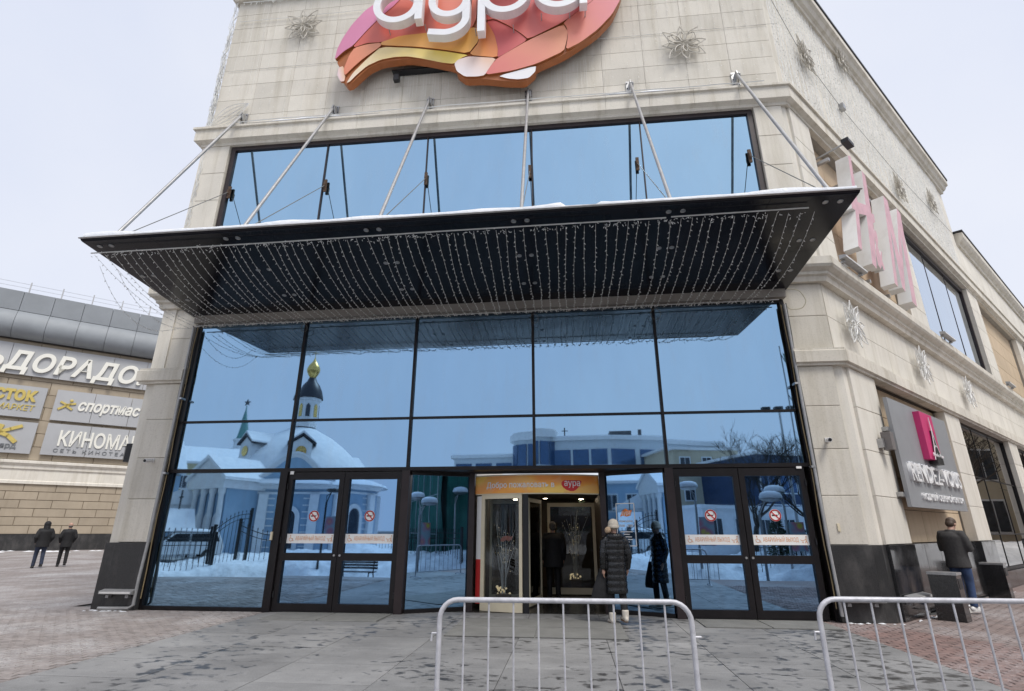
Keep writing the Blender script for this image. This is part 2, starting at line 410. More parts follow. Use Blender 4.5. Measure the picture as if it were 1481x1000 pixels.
# ribbed door mats
t = NT('ribbed_mat'); wv = t.n.new('ShaderNodeTexWave'); wv.wave_type = 'BANDS'; wv.bands_direction = 'Y'; wv.inputs['Scale'].default_value = 9.0; t.l.new(t.pos(), wv.inputs['Vector'])
c = t.ramp(wv.outputs['Fac'], [(.3, (.12, .12, .115)), (.6, (.30, .30, .285))]); c = t.mix(.7, c, t.ramp(t.noise(2.0, 6, .7), [(.3, .7), (.7, 1.15)]), 'MULTIPLY')
t.color(c); t.set('Roughness', .75); t.bump(wv.outputs['Fac'], .5, .01); MT['mat'] = t.mat
def door_mat(label, rects):
    th = thing('door_mat', label, 'doormat', (rects[0][0], rects[0][2], 0))
    for (x0, x1, y0, y1) in rects:
        p = piece('mat_panel', x0, x1, y0, y1, .002, .016, MT['mat'], th); p.location = p.location - Vector((rects[0][0], rects[0][2], 0))
door_mat('ribbed grey metal mat of four panels before the revolving door', [(0.05, 1.34, -1.22, -.42), (1.36, 2.65, -1.22, -.42), (0.05, 1.34, -2.06, -1.24), (1.36, 2.65, -2.06, -1.24)])
door_mat('pale ribbed mat before the left pair of emergency doors', [(-3.40, -2.38, -.92, -.12), (-2.36, -1.34, -.92, -.12)])
door_mat('pale ribbed mat before the right pair of emergency doors', [(3.95, 4.95, -.9, -.12), (4.97, 5.98, -.9, -.12)])

# ================================================================== MALL BUILDING
mall = thing('mall_building', 'pale stone shopping mall with blue mirrored entrance glazing and angled side wing', 'building')
A45 = R(45); C0 = Vector((7.15, 0, 0)); DS = Vector((math.cos(A45), math.sin(A45), 0))
def SP(s, o=0.0): return (7.15 + DS.x * s + DS.y * o, DS.y * s - DS.x * o)       # point on side plane, o = outward
def side_part(name, mb, mat, **k): return obj(name, mb, mat, mall, loc=tuple(C0), rotz=A45, **k)
def slabs(parent, x0, x1, z0, z1, w, h, yf, th, mat, name='stone_slab', gap=.0055, bond=False, bev=.004):
    nx = max(1, round((x1 - x0) / w)); nz = max(1, round((z1 - z0) / h)); w = (x1 - x0) / nx; h = (z1 - z0) / nz
    for j in range(nz):
        off = w / 2 if (bond and j % 2) else 0
        edges = [x0 + i * w + off for i in range(nx + 1)]
        if off: edges = [x0] + [e for e in edges if e < x1 - 1e-3] + [x1]
        for a, b in zip(edges[:-1], edges[1:]):
            piece(name, a + gap / 2, b - gap / 2, yf, yf + th, z0 + j * h + gap / 2, z0 + (j + 1) * h - gap / 2, mat, parent, bev)
PAR = 16.5
# cores (mortar coloured, the slabs sit proud of them)
fw = obj('front_wall', MB().box(-7.13, 7.13, .02, 6, 11.2, PAR - .3), MT['stone_joint'], mall)
slabs(fw, -7.15, 7.15, 11.25, 15.9, 1.02, .52, 0, .06, MT['stone'])
sw = side_part('side_wall', MB().box(.01, 17.0, .02, 6, 10.7, PAR - .3).box(17.0, 62, .02, 6, 10.7, 13.6).box(.01, 62, .22, 6, 0, 10.7), MT['stone_joint'])
slabs(sw, 0.0, 17.02, 11.25, 15.9, 1.7, .93, 0, .06, MT['stone_side'])
slabs(sw, 17.05, 51, 11.25, 13.3, 2.4, 1.02, 0, .06, MT['stone_side'])
obj('rear_wall', MB().box(-60, -.3, .02, .5, 0, PAR - .3), MT['stone_side'], mall, loc=(-7.15, 0, 0), rotz=-PI / 2)
obj('roof', MB().prism([(-7.1, .1), (7.1, .1), SP(16.9, -.1), (0, 40), (-7.0, 30)], PAR - .7, PAR - .5, 'xy'), MT['stone_joint'], mall)  # unseen roof slab, added to block light leaks
# ---- mitred ledges, laid as blocks
LPATH = [(-7.15, 30), (-7.15, 0)]
def ledge(name, prof, a, b, frame, step, mat, mi0=0, mi1=0):
    """blocks of a moulding on one face; mi0/mi1 mitre (+1 = 22.5 deg outward) at its ends"""
    n = max(1, round((b - a) / step)); parent = obj(name, MB().box(a + .02, b - .02, .0, .1, min(p[1] for p in prof) + .03, max(p[1] for p in prof) - .03), MT['stone_joint'], mall, loc=frame[0], rotz=frame[1])
    tn = math.tan(R(22.5))
    for i in range(n):
        p0 = a + (b - a) * i / n + .003; p1 = a + (b - a) * (i + 1) / n - .003; mb = MB()
        k0 = mi0 if i == 0 else 0; k1 = mi1 if i == n - 1 else 0
        m = len(prof)
        vs = [(p0 - o * tn * k0, -o, z) for o, z in prof] + [(p1 + o * tn * k1, -o, z) for o, z in prof]
        mb.add(vs, [tuple(range(m)), tuple(range(2 * m - 1, m - 1, -1))] + [(j, m + j, m + (j + 1) % m, (j + 1) % m) for j in range(m)])
        obj('ledge_block', mb, mat, parent)
    return parent
FR = ((0, 0, 0), 0.0); SD_ = (tuple(C0), A45); LD_ = ((-7.15, 0, 0), -PI / 2)
pf2 = [(-.02, 10.72), (.10, 10.72), (.10, 10.80), (.22, 10.84), (.22, 11.16), (.27, 11.16), (.27, 11.22), (-.02, 11.27)]
ledge('cornice', pf2, -7.15, 7.15, FR, 1.02, MT['ledge'], 2.414, 1)
ledge('cornice', pf2, 0, 51, SD_, 2.55, MT['ledge'], 1, 0)
ledge('cornice', pf2, -20, 0, LD_, 5, MT['ledge'], 0, 2.414)
pfp = [(-.02, 15.88), (.10, 15.88), (.12, 15.98), (.20, 16.02), (.26, 16.15), (.34, 16.2), (.34, 16.42), (-.02, 16.46)]
ledge('parapet_cornice', pfp, -7.15, 7.15, FR, 2.0, MT['ledge'], 2.414, 1)
ledge('parapet_cornice', pfp, 0, 17.0, SD_, 2.4, MT['ledge'], 1, 0)
ledge('parapet_cornice', pfp, -20, 0, LD_, 5, MT['ledge'], 0, 2.414)
pfl = [(-.02, 13.3), (.08, 13.3), (.10, 13.42), (.22, 13.5), (.3, 13.6), (.3, 13.85), (-.02, 13.9)]
ledge('parapet_cornice', pfl, 17.1, 51, SD_, 2.6, MT['ledge'])
cap = MB().sweep([(-.1, 16.44), (.37, 16.44), (.37, 16.53), (-.1, 16.56)], [LPATH[0], LPATH[1], (7.15, 0), SP(17.03)])
obj('parapet_capping', cap, MT['black_metal'], mall)
obj('parapet_capping', MB().sweep([(-.1, 13.88), (.33, 13.88), (.33, 13.95), (-.1, 13.98)], [SP(17.05), SP(51)]), MT['black_metal'], mall)
pf1 = [(-.02, 6.20), (.13, 6.20), (.15, 6.30), (.20, 6.33), (.20, 6.39), (.30, 6.45), (.33, 6.50), (.33, 6.66), (-.02, 6.71)]
ledge('cornice', pf1, 6.36, 7.15, FR, .9, MT['ledge'], 0, 1)
ledge('cornice', pf1, 0, 51, SD_, 2.55, MT['ledge'], 1, 0)
ledge('cornice', pf1, -7.15, -6.36, FR, .9, MT['ledge'], 2.414, 0)
ledge('cornice', pf1, -20, 0, LD_, 5, MT['ledge'], 0, 2.414)
pfc = [(-.02, 4.42), (.17, 4.42), (.17, 4.46), (.22, 4.48), (.22, 4.70), (.19, 4.72), (.19, 4.76), (-.02, 4.78)]
ledge('capital_ledge', pfc, 6.30, 7.15, FR, .9, MT['ledge'], 0, 1)
ledge('capital_ledge', pfc, 0, 51, SD_, 1.3, MT['ledge'], 1, 0)
ledge('capital_ledge', pfc, -7.15, -6.30, FR, .9, MT['ledge'], 2.414, 0)
# ---- pilasters on the front and at the corner
def pilaster(frame, x0, x1, zs, out, mat, core_x=None, base=0.0):
    cx0, cx1 = core_x or (x0 + .02, x1 - .02)
    p = obj('pilaster', MB().box(cx0, cx1, -out + .02, .3, zs[0], zs[-1]), MT['stone_joint'], mall, loc=frame[0], rotz=frame[1])
    for a, b in zip(zs[:-1], zs[1:]): piece('stone_block', x0, x1, -out, .1, a + .004, b - .004, mat, p, .008)
    return p
ZL = [1.2, 2.02, 2.84, 3.64, 4.42]; ZM = [4.78, 5.49, 6.20]; ZU = [6.71, 7.5, 8.3, 9.1, 9.9, 10.72]
for s_ in (-1, 1):
    e = [(6.33, 6.99), (-6.99, -6.33)][s_ < 0]
    pilaster(FR, e[0], e[1], ZL, .12, MT['stone']); 
    e = [(6.33, 7.12), (-7.12, -6.33)][s_ < 0]
    pilaster(FR, e[0], e[1], ZM, .03, MT['stone'])
    e = [(6.45, 7.06), (-7.06, -6.45)][s_ < 0]
    pilaster(FR, e[0], e[1], ZU, .08, MT['stone'])
pilaster(SD_, .16, 1.5, ZL, .12, MT['stone_side'])
pilaster(SD_, .09, 1.12, ZU, .08, MT['stone_side'])
corner = MB().sweep([(-.3, 1.2), (.06, 1.2), (.06, 4.42), (-.3, 4.42)], [(6.9, 0), (7.15, 0), SP(.25)])
obj('corner_stone', corner, MT['stone_side'], mall); corner = MB().sweep([(-.3, 6.71), (.02, 6.71), (.02, 10.72), (-.3, 10.72)], [(6.7, 0), (7.15, 0), SP(.4)])
obj('corner_stone', corner, MT['stone_side'], mall)
corner = MB().sweep([(-.3, 0), (.06, 0), (.06, 10.72), (-.3, 10.72)], [(-7.15, .3), (-7.15, 0), (-6.9, 0)])
obj('corner_stone', corner, MT['stone_side'], mall)
# black granite plinth
def plinth(frame, spans, z1, out, mat):
    for a, b in spans:
        p = obj('plinth', MB().box(a + .02, b - .02, -out + .03, .2, 0, z1 - .03), MT['frame'], mall, loc=frame[0], rotz=frame[1])
        n = max(1, round((b - a) / .98))
        for i in range(n): piece('granite_slab', a + (b - a) * i / n + .003, a + (b - a) * (i + 1) / n - .003, -out, .02, .005, z1 - .006, mat, p, .004)
plinth(FR, [(6.30, 7.0)], 1.2, .16, MT['granite_dusty']); plinth(FR, [(-7.0, -6.30)], 1.2, .16, MT['granite_dusty'])
obj('plinth', MB().sweep([(-.3, 0), (.1, 0), (.1, 1.195), (-.3, 1.195)], [(6.9, 0), (7.15, 0), SP(.25)]), MT['granite_dusty'], mall)
obj('plinth', MB().sweep([(-.3, 0), (.1, 0), (.1, 1.195), (-.3, 1.195)], [(-7.15, .3), (-7.15, 0), (-6.9, 0)]), MT['granite_dusty'], mall)
plinth(SD_, [(.14, 1.5)], 1.2, .16, MT['granite_black']); plinth(SD_, [(1.5, 6.5)], 1.2, .04, MT['granite_black'])
plinth(SD_, [(6.5, 7.9)], 1.2, .16, MT['granite_black']); plinth(SD_, [(7.9, 14.2)], .42, .04, MT['granite_black'])
plinth(SD_, [(14.2, 15.6)], 1.2, .16, MT['granite_black']); plinth(SD_, [(15.6, 22)], .42, .04, MT['granite_black']); plinth(SD_, [(22, 51)], 1.2, .1, MT['granite_black'])
# side wing, lower storey
pilaster(SD_, 6.5, 7.9, ZL, .12, MT['stone_side']); pilaster(SD_, 14.2, 15.6, ZL, .12, MT['stone_side']); pilaster(SD_, 22, 23.4, ZL, .12, MT['stone_side'])
rec = side_part('recess_wall', MB().box(1.5, 6.5, .17, .4, 1.2, 4.45), MT['beige_joint'])
slabs(rec, 1.5, 6.5, 1.2, 4.42, 1.0, .64, .14, .05, MT['beige'], 'wall_panel', .012)
rec = side_part('recess_wall', MB().box(23.4, 51, .17, .4, 1.2, 4.45), MT['beige_joint'])
slabs(rec, 23.4, 51, 1.2, 4.42, 3.0, .8, .14, .05, MT['beige'], 'wall_panel', .012)
fr = side_part('frieze', MB().box(0, 51, .02, .3, 4.7, 6.25), MT['stone_joint'])
slabs(fr, 0, 30.6, 4.78, 6.2, 1.7, .71, 0, .05, MT['stone_side'], bond=False)
# shop windows
def window(frame, x0, x1, z0, z1, y, cols, rows, glass, fm, fw_=.07, name='window', split=None, deep=.1, mw=.012):
    w = obj(name, MB().box(x0, x1, y - deep * .4, y + deep, z0, z0 + fw_).box(x0, x1, y - deep * .4, y + deep, z1 - fw_, z1).box(x0, x0 + fw_, y - deep * .4, y + deep, z0 + fw_, z1 - fw_).box(x1 - fw_, x1, y - deep * .4, y + deep, z0 + fw_, z1 - fw_), fm, mall, loc=frame[0], rotz=frame[1])
    xs_ = [x0 + (x1 - x0) * i / cols for i in range(cols + 1)]; zs_ = split or [z0 + (z1 - z0) * i / rows for i in range(rows + 1)]
    for x in xs_[1:-1]: piece('mullion', x - mw, x + mw, y - (.03 if frame is FR else .002), y + .05, z0 + fw_, z1 - fw_, fm, w)
    for z in zs_[1:-1]:
        for a, b in zip(xs_[:-1], xs_[1:]): piece('transom', a + .02, b - .02, y - .001, y + .045, z - .018, z + .018, fm, w)
    for a, b in zip(xs_[:-1], xs_[1:]):
        for c_, d in zip(zs_[:-1], zs_[1:]): piece('pane', a + .015, b - .015, y + .012, y + .03, c_ + .015, d - .015, glass, w)
    return w
window(SD_, 7.9, 14.2, .42, 4.42, .06, 3, 3, MT['glass_shop'], MT['frame'], split=[.42, 1.35, 2.9, 4.42])
window(SD_, 15.6, 22, .42, 4.42, .06, 3, 3, MT['glass_shop'], MT['frame'], split=[.42, 1.35, 2.9, 4.42])
# side wing, upper storey
pilaster(SD_, 6.1, 7.7, ZU, .08, MT['stone_side']); pilaster(SD_, 15.5, 17.2, ZU, .08, MT['stone_side']); pilaster(SD_, 25, 26.6, ZU, .08, MT['stone_side'])
for a, b, w in ((1.12, 6.1, 1.25), (17.2, 25, 2.6)):
    rec = side_part('recess_wall', MB().box(a, b, .22, .4, 6.7, 10.7), MT['beige_joint'])
    slabs(rec, a, b, 6.71, 10.7, w, .8, .19, .05, MT['beige'], 'wall_panel', .014)
window(SD_, 7.7, 15.5, 6.71, 10.7, .1, 3, 1, MT['glass_side'], MT['frame_brown'], .16, mw=.012)
window(SD_, 26.6, 34, 6.71, 10.7, .1, 3, 1, MT['glass_side'], MT['frame_brown'], .16, mw=.012)
# ---- front upper window
window(FR, -6.42, 6.42, 6.72, 10.72, .02, 5, 1, MT['glass_up'], MT['frame_brown'], .11)
# ---- front entrance glazing
BX = [-6.25 + 2.5 * i for i in range(6)]; Z2, Z1, ZT = 2.570, 3.586, 5.80
eg = obj('entrance_glazing', MB().box(-6.34, -6.25, -.06, .1, 0, ZT).box(6.25, 6.34, -.06, .1, 0, ZT).box(-6.34, 6.34, -.05, .1, ZT, ZT + .05)
         .box(-6.25, 6.25, -.06, .10, Z2 - .035, Z2 + .035).box(-6.25, -3.80, -.04, .1, 0, .07), MT['frame'], mall)
for x in BX[1:-1]:
    piece('mullion', x - .027, x + .027, -.045, .08, Z2 + .035, ZT, MT['frame'], eg)
for i in range(5):
    a, b = BX[i] + .028, BX[i + 1] - .028
    piece('transom', a, b, -.03, .07, Z1 - .022, Z1 + .022, MT['frame'], eg)
    piece('pane', a, b, .005, .025, Z1 + .023, ZT, MT['glass'], eg)
    piece('pane', a, b, .005, .025, Z2 + .036, Z1 - .023, MT['glass'], eg)
piece('pane', BX[0], BX[1] - .05, .005, .025, .07, Z2 - .036, MT['glass'], eg)
for x in (BX[1], BX[2], BX[4]):
    piece('post', x - .075, x + .075, -.10, .12, 0, Z2 - .036, MT['frame_brown'] if x != BX[1] else MT['frame'], eg)
# thin gap cover between glazing head and canopy
piece('head_trim', -6.3, 6.34, -.02, .25, ZT + .05, 6.12, MT['frame'], eg)
# angled vestibule panes
VY = .60
def angled(p, q):
    d = Vector((q[0] - p[0], q[1] - p[1])); L = d.length; an = math.atan2(d.y, d.x)
    h = obj('angled_sidelight', MB().box(0, L, -.04, .04, 0, .07), MT['frame'], mall, loc=(p[0], p[1], 0), rotz=an)
    piece('head_rail', 0, L, -.04, .04, 2.46, 2.53, MT['frame'], h)
    piece('pane', 0.02, L - .02, -.008, .008, .07, 2.46, MT['glass_vest'], h)
    return h
MT['glass_vest'] = mirror_glass('vestibule_glass', (.235, .42, .66), wave=.0016)
angled((BX[2] + .08, 0.02), (-.03, VY)); vr = angled((2.53, VY), (BX[4] - .08, 0.02))
obj('vestibule_soffit', MB().prism([(BX[2], .1), (BX[4], .1), (BX[4], .25), (2.6, VY + .15), (-.1, VY + .15), (BX[2], .25)], 2.535, 2.6, 'xy'), MT['frame_brown'], mall)
for x in (-.05, 2.55): obj('door_jamb', MB().box(x - .055, x + .055, VY - .1, VY + .12, 0, 2.53), MT['frame_brown'], mall)
def wobj(name, mb, mat, parent, **k):
    """mesh given in world coordinates under an unrotated thing"""
    return obj(name, mb, mat, parent, loc=tuple(-Vector(parent.location)), **k)
MT['orange_print'] = M('orange_print', (.72, .33, .13), .5, var=.05)
MT['red_print'] = M('red_print', (.62, .03, .03), .5, var=.05)
MT['black_print'] = M('black_print', (.02, .02, .02), .5, var=.05)
MT['sticker'] = M('white_sticker', (.86, .85, .83), .45, var=.03)
MT['red_plastic'] = M('red_poster', (.55, .03, .03), .5, var=.2, scale=3)
# ------------------------------------------------------------------ emergency doors
def ring(mb, cx, cz, r, w, y, n=28, a0=0, a1=2 * PI):
    pts = [(cx + r * math.cos(a0 + (a1 - a0) * i / n), cz + r * math.sin(a0 + (a1 - a0) * i / n)) for i in range(n + 1)]
    strip(mb, pts, w, y)
def strip(mb, pts, w, y, t=.0015):
    """flat printed stroke of width w along (x,z) points"""
    for (a, b) in zip(pts[:-1], pts[1:]):
        d = Vector((b[0] - a[0], b[1] - a[1])); L = d.length
        if L < 1e-6: continue
        d /= L; n = Vector((-d.y, d.x)) * w / 2; e = d * w * .15
        P = [(a[0] - e.x + n.x, a[1] - e.y + n.y), (b[0] + e.x + n.x, b[1] + e.y + n.y), (b[0] + e.x - n.x, b[1] + e.y - n.y), (a[0] - e.x - n.x, a[1] - e.y - n.y)]
        mb.prism(P, y, y + t)
exit_txt = text_mesh('АВАРИЙНЫЙ ВЫХОД', 1, .001, 0, -.002, width=.60, height=.07)
exit_txt.materials.append(MT['orange_print'])
def leaf(x0, x1, hinge, first):
    w = x1 - x0; z1 = 2.52
    d = obj('door', MB().box(x0, x0 + .10, -.05, .05, .015, z1).box(x1 - .10, x1, -.05, .05, .015, z1).box(x0 + .1, x1 - .1, -.05, .05, .015, .15)
            .box(x0 + .1, x1 - .1, -.05, .05, z1 - .14, z1).box(x0 + .1, x1 - .1, -.048, .05, .885, 1.02), MT['frame'], mall)
    piece('pane', x0 + .1, x1 - .1, .0, .016, .15, .885, MT['glass_door'], d); piece('pane', x0 + .1, x1 - .1, .0, .016, 1.02, z1 - .14, MT['glass_door'], d)
    hx = x0 + .05 if hinge < 0 else x1 - .05
    for z in (.3, 1.25, 2.25): obj('hinge', MB().lathe([(.0001, -.05), (.016, -.05), (.016, .05), (.0001, .05)], 8, Matrix.Translation((hx - .04 * (1 if hinge < 0 else -1), -.062, z))), MT['black_metal'], d)
    kx = x1 - .05 if hinge < 0 else x0 + .05
    obj('keyhole', MB().lathe([(.0001, -.012), (.02, -.012), (.02, .012), (.0001, .012)], 10, Matrix.Translation((kx, -.055, .98)) @ Matrix.Rotation(PI / 2, 4, 'X')), MT['steel'], d)
    sx0, sx1 = x0 + .105, x1 - .105
    piece('sticker', sx0, sx1, -.006, -.001, 1.192, 1.362, MT['sticker'], d)
    o = obj('lettering', exit_txt, None, d, loc=((sx0 + sx1) / 2 - .30, -.0085, 1.246), fix=False)
    ic = MB(); cx = sx0 + .085; cz = 1.275
    ring(ic, cx, cz - .01, .035, .009, -.0085, 16, PI * .75, PI * 2.1); strip(ic, [(cx - .012, cz + .045), (cx - .005, cz + .005), (cx + .025, cz + .003), (cx + .042, cz - .038), (cx + .056, cz - .034)], .009, -.0085); ring(ic, cx - .013, cz + .06, .006, .010, -.0085, 8)
    obj('pictogram', ic, MT['orange_print'], d); ic = MB(); cx = sx1 - .075
    strip(ic, [(cx + .03, cz + .03), (cx + .025, cz - .01), (cx + .04, cz - .05)], .011, -.0085); strip(ic, [(cx + .025, cz - .01), (cx + .005, cz - .05)], .009, -.0085)
    strip(ic, [(cx + .03, cz + .025), (cx, cz + .0), (cx - .05, cz - .01), (cx - .065, cz + .01)], .008, -.0085); ring(ic, cx + .032, cz + .052, .006, .010, -.0085, 8); ring(ic, cx - .03, cz - .036, .010, .006, -.0085, 10)
    obj('pictogram', ic, MT['orange_print'], d)
    cx, cz = (x0 + x1) / 2 + (.02 if first else -.03), 1.69
    obj('sticker', MB().lathe([(.0001, 0), (.105, 0), (.105, .004), (.0001, .004)], 28, Matrix.Translation((cx, -.001, cz)) @ Matrix.Rotation(PI / 2, 4, 'X')), MT['sticker'], d)
    obj('pictogram', MB().box(cx - .06, cx + .04, -.0075, -.006, cz - .012, cz + .012), MT['black_print'], d); cg = MB(); strip(cg, [(cx + .055, cz + .005), (cx + .065, cz + .03), (cx + .05, cz + .05)], .008, -.0075); obj('pictogram', cg, MT['black_print'], d)
    rg = MB(); ring(rg, cx, cz, .09, .022, -.0095); strip(rg, [(cx - .062, cz + .062), (cx + .062, cz - .062)], .02, -.0095); obj('pictogram', rg, MT['red_print'], d)
    return d
MT['glass_door'] = mirror_glass('door_mirror_glass', (.225, .395, .62), wave=.0016)
for bx in (BX[1], BX[4]):
    a = bx + .085; b = bx + 2.5 - .085; m = (a + b) / 2
    leaf(a, m - .006, -1, True); leaf(m + .006, b, 1, False)
piece('alarm_tag', BX[5] - .22, BX[5] - .13, -.075, -.06, Z2 - .1 + .03, Z2 - .03 + .0, MT['sticker'], eg); piece('alarm_tag', BX[1] + .12, BX[1] + .19, -.075, -.06, Z2 - .09, Z2 - .03, MT['sticker'], eg)
piece('switch_box', BX[1] - .09, BX[1] - .05, -.13, -.10, 1.25, 1.4, MT['cream'], eg)

# ------------------------------------------------------------------ dark lobby behind the revolving door
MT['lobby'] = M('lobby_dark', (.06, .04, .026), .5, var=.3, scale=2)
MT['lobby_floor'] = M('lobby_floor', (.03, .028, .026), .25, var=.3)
t = NT('downlight_glow'); t.color((.8, .7, .5)); t.b.inputs['Emission Color'].default_value = (1, .83, .6, 1); t.b.inputs['Emission Strength'].default_value = 26; MT['downlight'] = t.mat
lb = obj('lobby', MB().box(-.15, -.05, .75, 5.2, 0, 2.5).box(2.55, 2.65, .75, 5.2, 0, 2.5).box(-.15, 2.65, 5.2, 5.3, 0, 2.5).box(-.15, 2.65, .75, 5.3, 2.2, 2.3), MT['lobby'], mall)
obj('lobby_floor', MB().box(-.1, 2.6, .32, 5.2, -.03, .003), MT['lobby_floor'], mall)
for (x, y) in ((1.45, 1.15), (2.05, 1.45), (1.9, 2.3), (.6, 2.4), (1.3, 3.4), (2.2, 3.9), (.5, 3.9)):
    obj('downlight', MB().lathe([(.0001, 0), (.045, 0), (.055, -.012), (.0001, -.014)], 12, Matrix.Translation((x, y, 2.198))), MT['downlight'], lb)

# ------------------------------------------------------------------ revolving door
def arc_pt(x, dr=0.0):
    Rr = 2.4; cy = 2.65; a = math.asin((x - 1.25) / Rr); return (1.25 + (Rr + dr) * math.sin(a), cy - (Rr + dr) * math.cos(a))
def arc_wall(mb, x0, x1, z0, z1, t=.05, n=10, dr=0.0):
    xs_ = [x0 + (x1 - x0) * i / n for i in range(n + 1)]
    poly = [arc_pt(x, dr) for x in xs_] + [arc_pt(x, dr - t) for x in reversed(xs_)]
    return mb.prism(poly, z0, z1, 'xy')
rd = thing('revolving_door', 'cream framed revolving door under an orange welcome banner', 'door', (1.25, .3, 0))
t = NT('welcome_banner'); p_ = t.noise(1.1, 2, .4, (1.3, 1.3, 2.2)); g = t.n.new('ShaderNodeTexVoronoi'); g.inputs['Scale'].default_value = 1.25; t.l.new(t.pos((1, 1, 2.4)), g.inputs['Vector'])
c = t.ramp(p_, [(.35, (.88, .27, .05)), (.5, (.92, .42, .07)), (.62, (.95, .62, .14))]); c = t.mix(t.ramp(g.outputs['Distance'], [(.45, 0.0), (.47, .45)]), c, (.85, .42, .16)); t.color(c); t.set('Roughness', .45); MT['banner'] = t.mat
wobj('fascia', arc_wall(MB(), .03, 2.47, 2.12, 2.45, .05, 16, .03), MT['banner'], rd, smooth=True)
wobj('fascia_trim', arc_wall(arc_wall(MB(), .03, 2.47, 2.45, 2.475, .06, 16, .035), .03, 2.47, 2.10, 2.12, .06, 16, .02), MT['cream'], rd, smooth=True)
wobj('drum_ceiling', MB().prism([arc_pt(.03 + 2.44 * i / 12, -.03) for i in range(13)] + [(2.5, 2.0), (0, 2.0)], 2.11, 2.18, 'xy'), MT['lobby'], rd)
tm = text_mesh('Добро пожаловать в', 1, .006, 0, .01, width=1.33, height=.105)
bl = .42
for v in tm.vertices:                       # bend the lettering round the fascia
    q = arc_pt(.28 + v.co.x, .045 - v.co.y); v.co = (q[0], q[1], 2.225 + v.co.z)
tm.materials.append(MT['white_paint']); wobj('lettering', tm, None, rd, fix=False)
mb = MB(); N = 18; P = []
for i in range(N):
    a = 2 * PI * i / N; P.append((1.94 + .19 * math.cos(a) * (1 + .12 * math.sin(2 * a)), 2.285 + .105 * math.sin(a) + .03 * math.cos(2 * a)))
mb.prism(P, .29, .30); me = mb.mesh('emblem')
for v in me.vertices: q = arc_pt(v.co.x, .036 if v.co.y < .295 else .03); v.co = (q[0], q[1], v.co.z)
fix_normals(me); me.materials.append(MT['red_print']); wobj('emblem', me, None, rd, fix=False)
tm = text_mesh('аура', 1, .004, 0, .0, width=.30, height=.12)
for v in tm.vertices: q = arc_pt(1.80 + v.co.x, .046 - v.co.y); v.co = (q[0], q[1], 2.25 + v.co.z)
tm.materials.append(MT['white_paint']); wobj('lettering', tm, None, rd, fix=False)
# fixed curved glass panel with cream frame
t = NT('clear_door_glass'); t.b.inputs['Transmission Weight'].default_value = 0
gl = t.n.new('ShaderNodeBsdfGlossy'); gl.inputs['Roughness'].default_value = .01; tr = t.n.new('ShaderNodeBsdfTransparent'); tr.inputs[0].default_value = (.80, .84, .86, 1)
fz = t.n.new('ShaderNodeFresnel'); fz.inputs['IOR'].default_value = 1.4; mx = t.n.new('ShaderNodeMixShader')
t.l.new(t.math('MULTIPLY_ADD', fz.outputs[0], 1.0, .0), mx.inputs[0]); t.l.new(tr.outputs[0], mx.inputs[1]); t.l.new(gl.outputs[0], mx.inputs[2]); t.l.new(mx.outputs[0], t.out.inputs['Surface']); MT['clear'] = t.mat
fp = wobj('drum_panel', arc_wall(arc_wall(arc_wall(arc_wall(MB(), .15, .98, .01, .19, .07), .15, .98, 2.02, 2.1, .07), .15, .22, .19, 2.02, .07, 2), .92, .98, .19, 2.02, .07, 2), MT['cream'], rd)
obj('pane', arc_wall(MB(), .22, .92, .19, 2.02, .012, 10, -.03), MT['clear'], fp, smooth=True)
wobj('drum_post', MB().box(1.0, 1.1, .26, .36, 0, 2.1), MT['black_metal'], rd)
wobj('poster_strip', arc_wall(MB(), .03, .145, .9, 2.08, .02, 2, -.03), MT['sticker'], rd, label='white upper half of the poster strip')
wobj('poster_strip', arc_wall(MB(), .03, .145, .12, .9, .02, 2, -.03), MT['red_plastic'], rd, label='red lower half of the poster strip')
def wing(p, q):
    d = Vector((q[0] - p[0], q[1] - p[1])); L = d.length; an = math.atan2(d.y, d.x); l0 = Vector((p[0], p[1], 0)) - Vector(rd.location)
    h = obj('wing', MB().box(0, L, -.025, .025, .03, .16).box(0, L, -.025, .025, 1.99, 2.07).box(0, .05, -.025, .025, .16, 1.99).box(L - .05, L, -.025, .025, .16, 1.99), MT['cream'], rd, loc=tuple(l0), rotz=an)
    piece('pane', .05, L - .05, -.005, .005, .16, 1.99, MT['clear'], h)
wing((1.05, .95), (1.25, 1.9)); wing((1.25, 1.95), (.15, 1.75))
bk = obj('lobby_door', MB().box(1.35, 2.5, 3.2, 3.26, .03, .17).box(1.35, 2.5, 3.2, 3.26, 1.98, 2.07).box(1.35, 1.42, 3.2, 3.26, .17, 1.98).box(2.43, 2.5, 3.2, 3.26, .17, 1.98), MT['cream'], mall)
piece('pane', 1.42, 2.43, 3.225, 3.235, .17, 1.98, MT['clear'], bk)
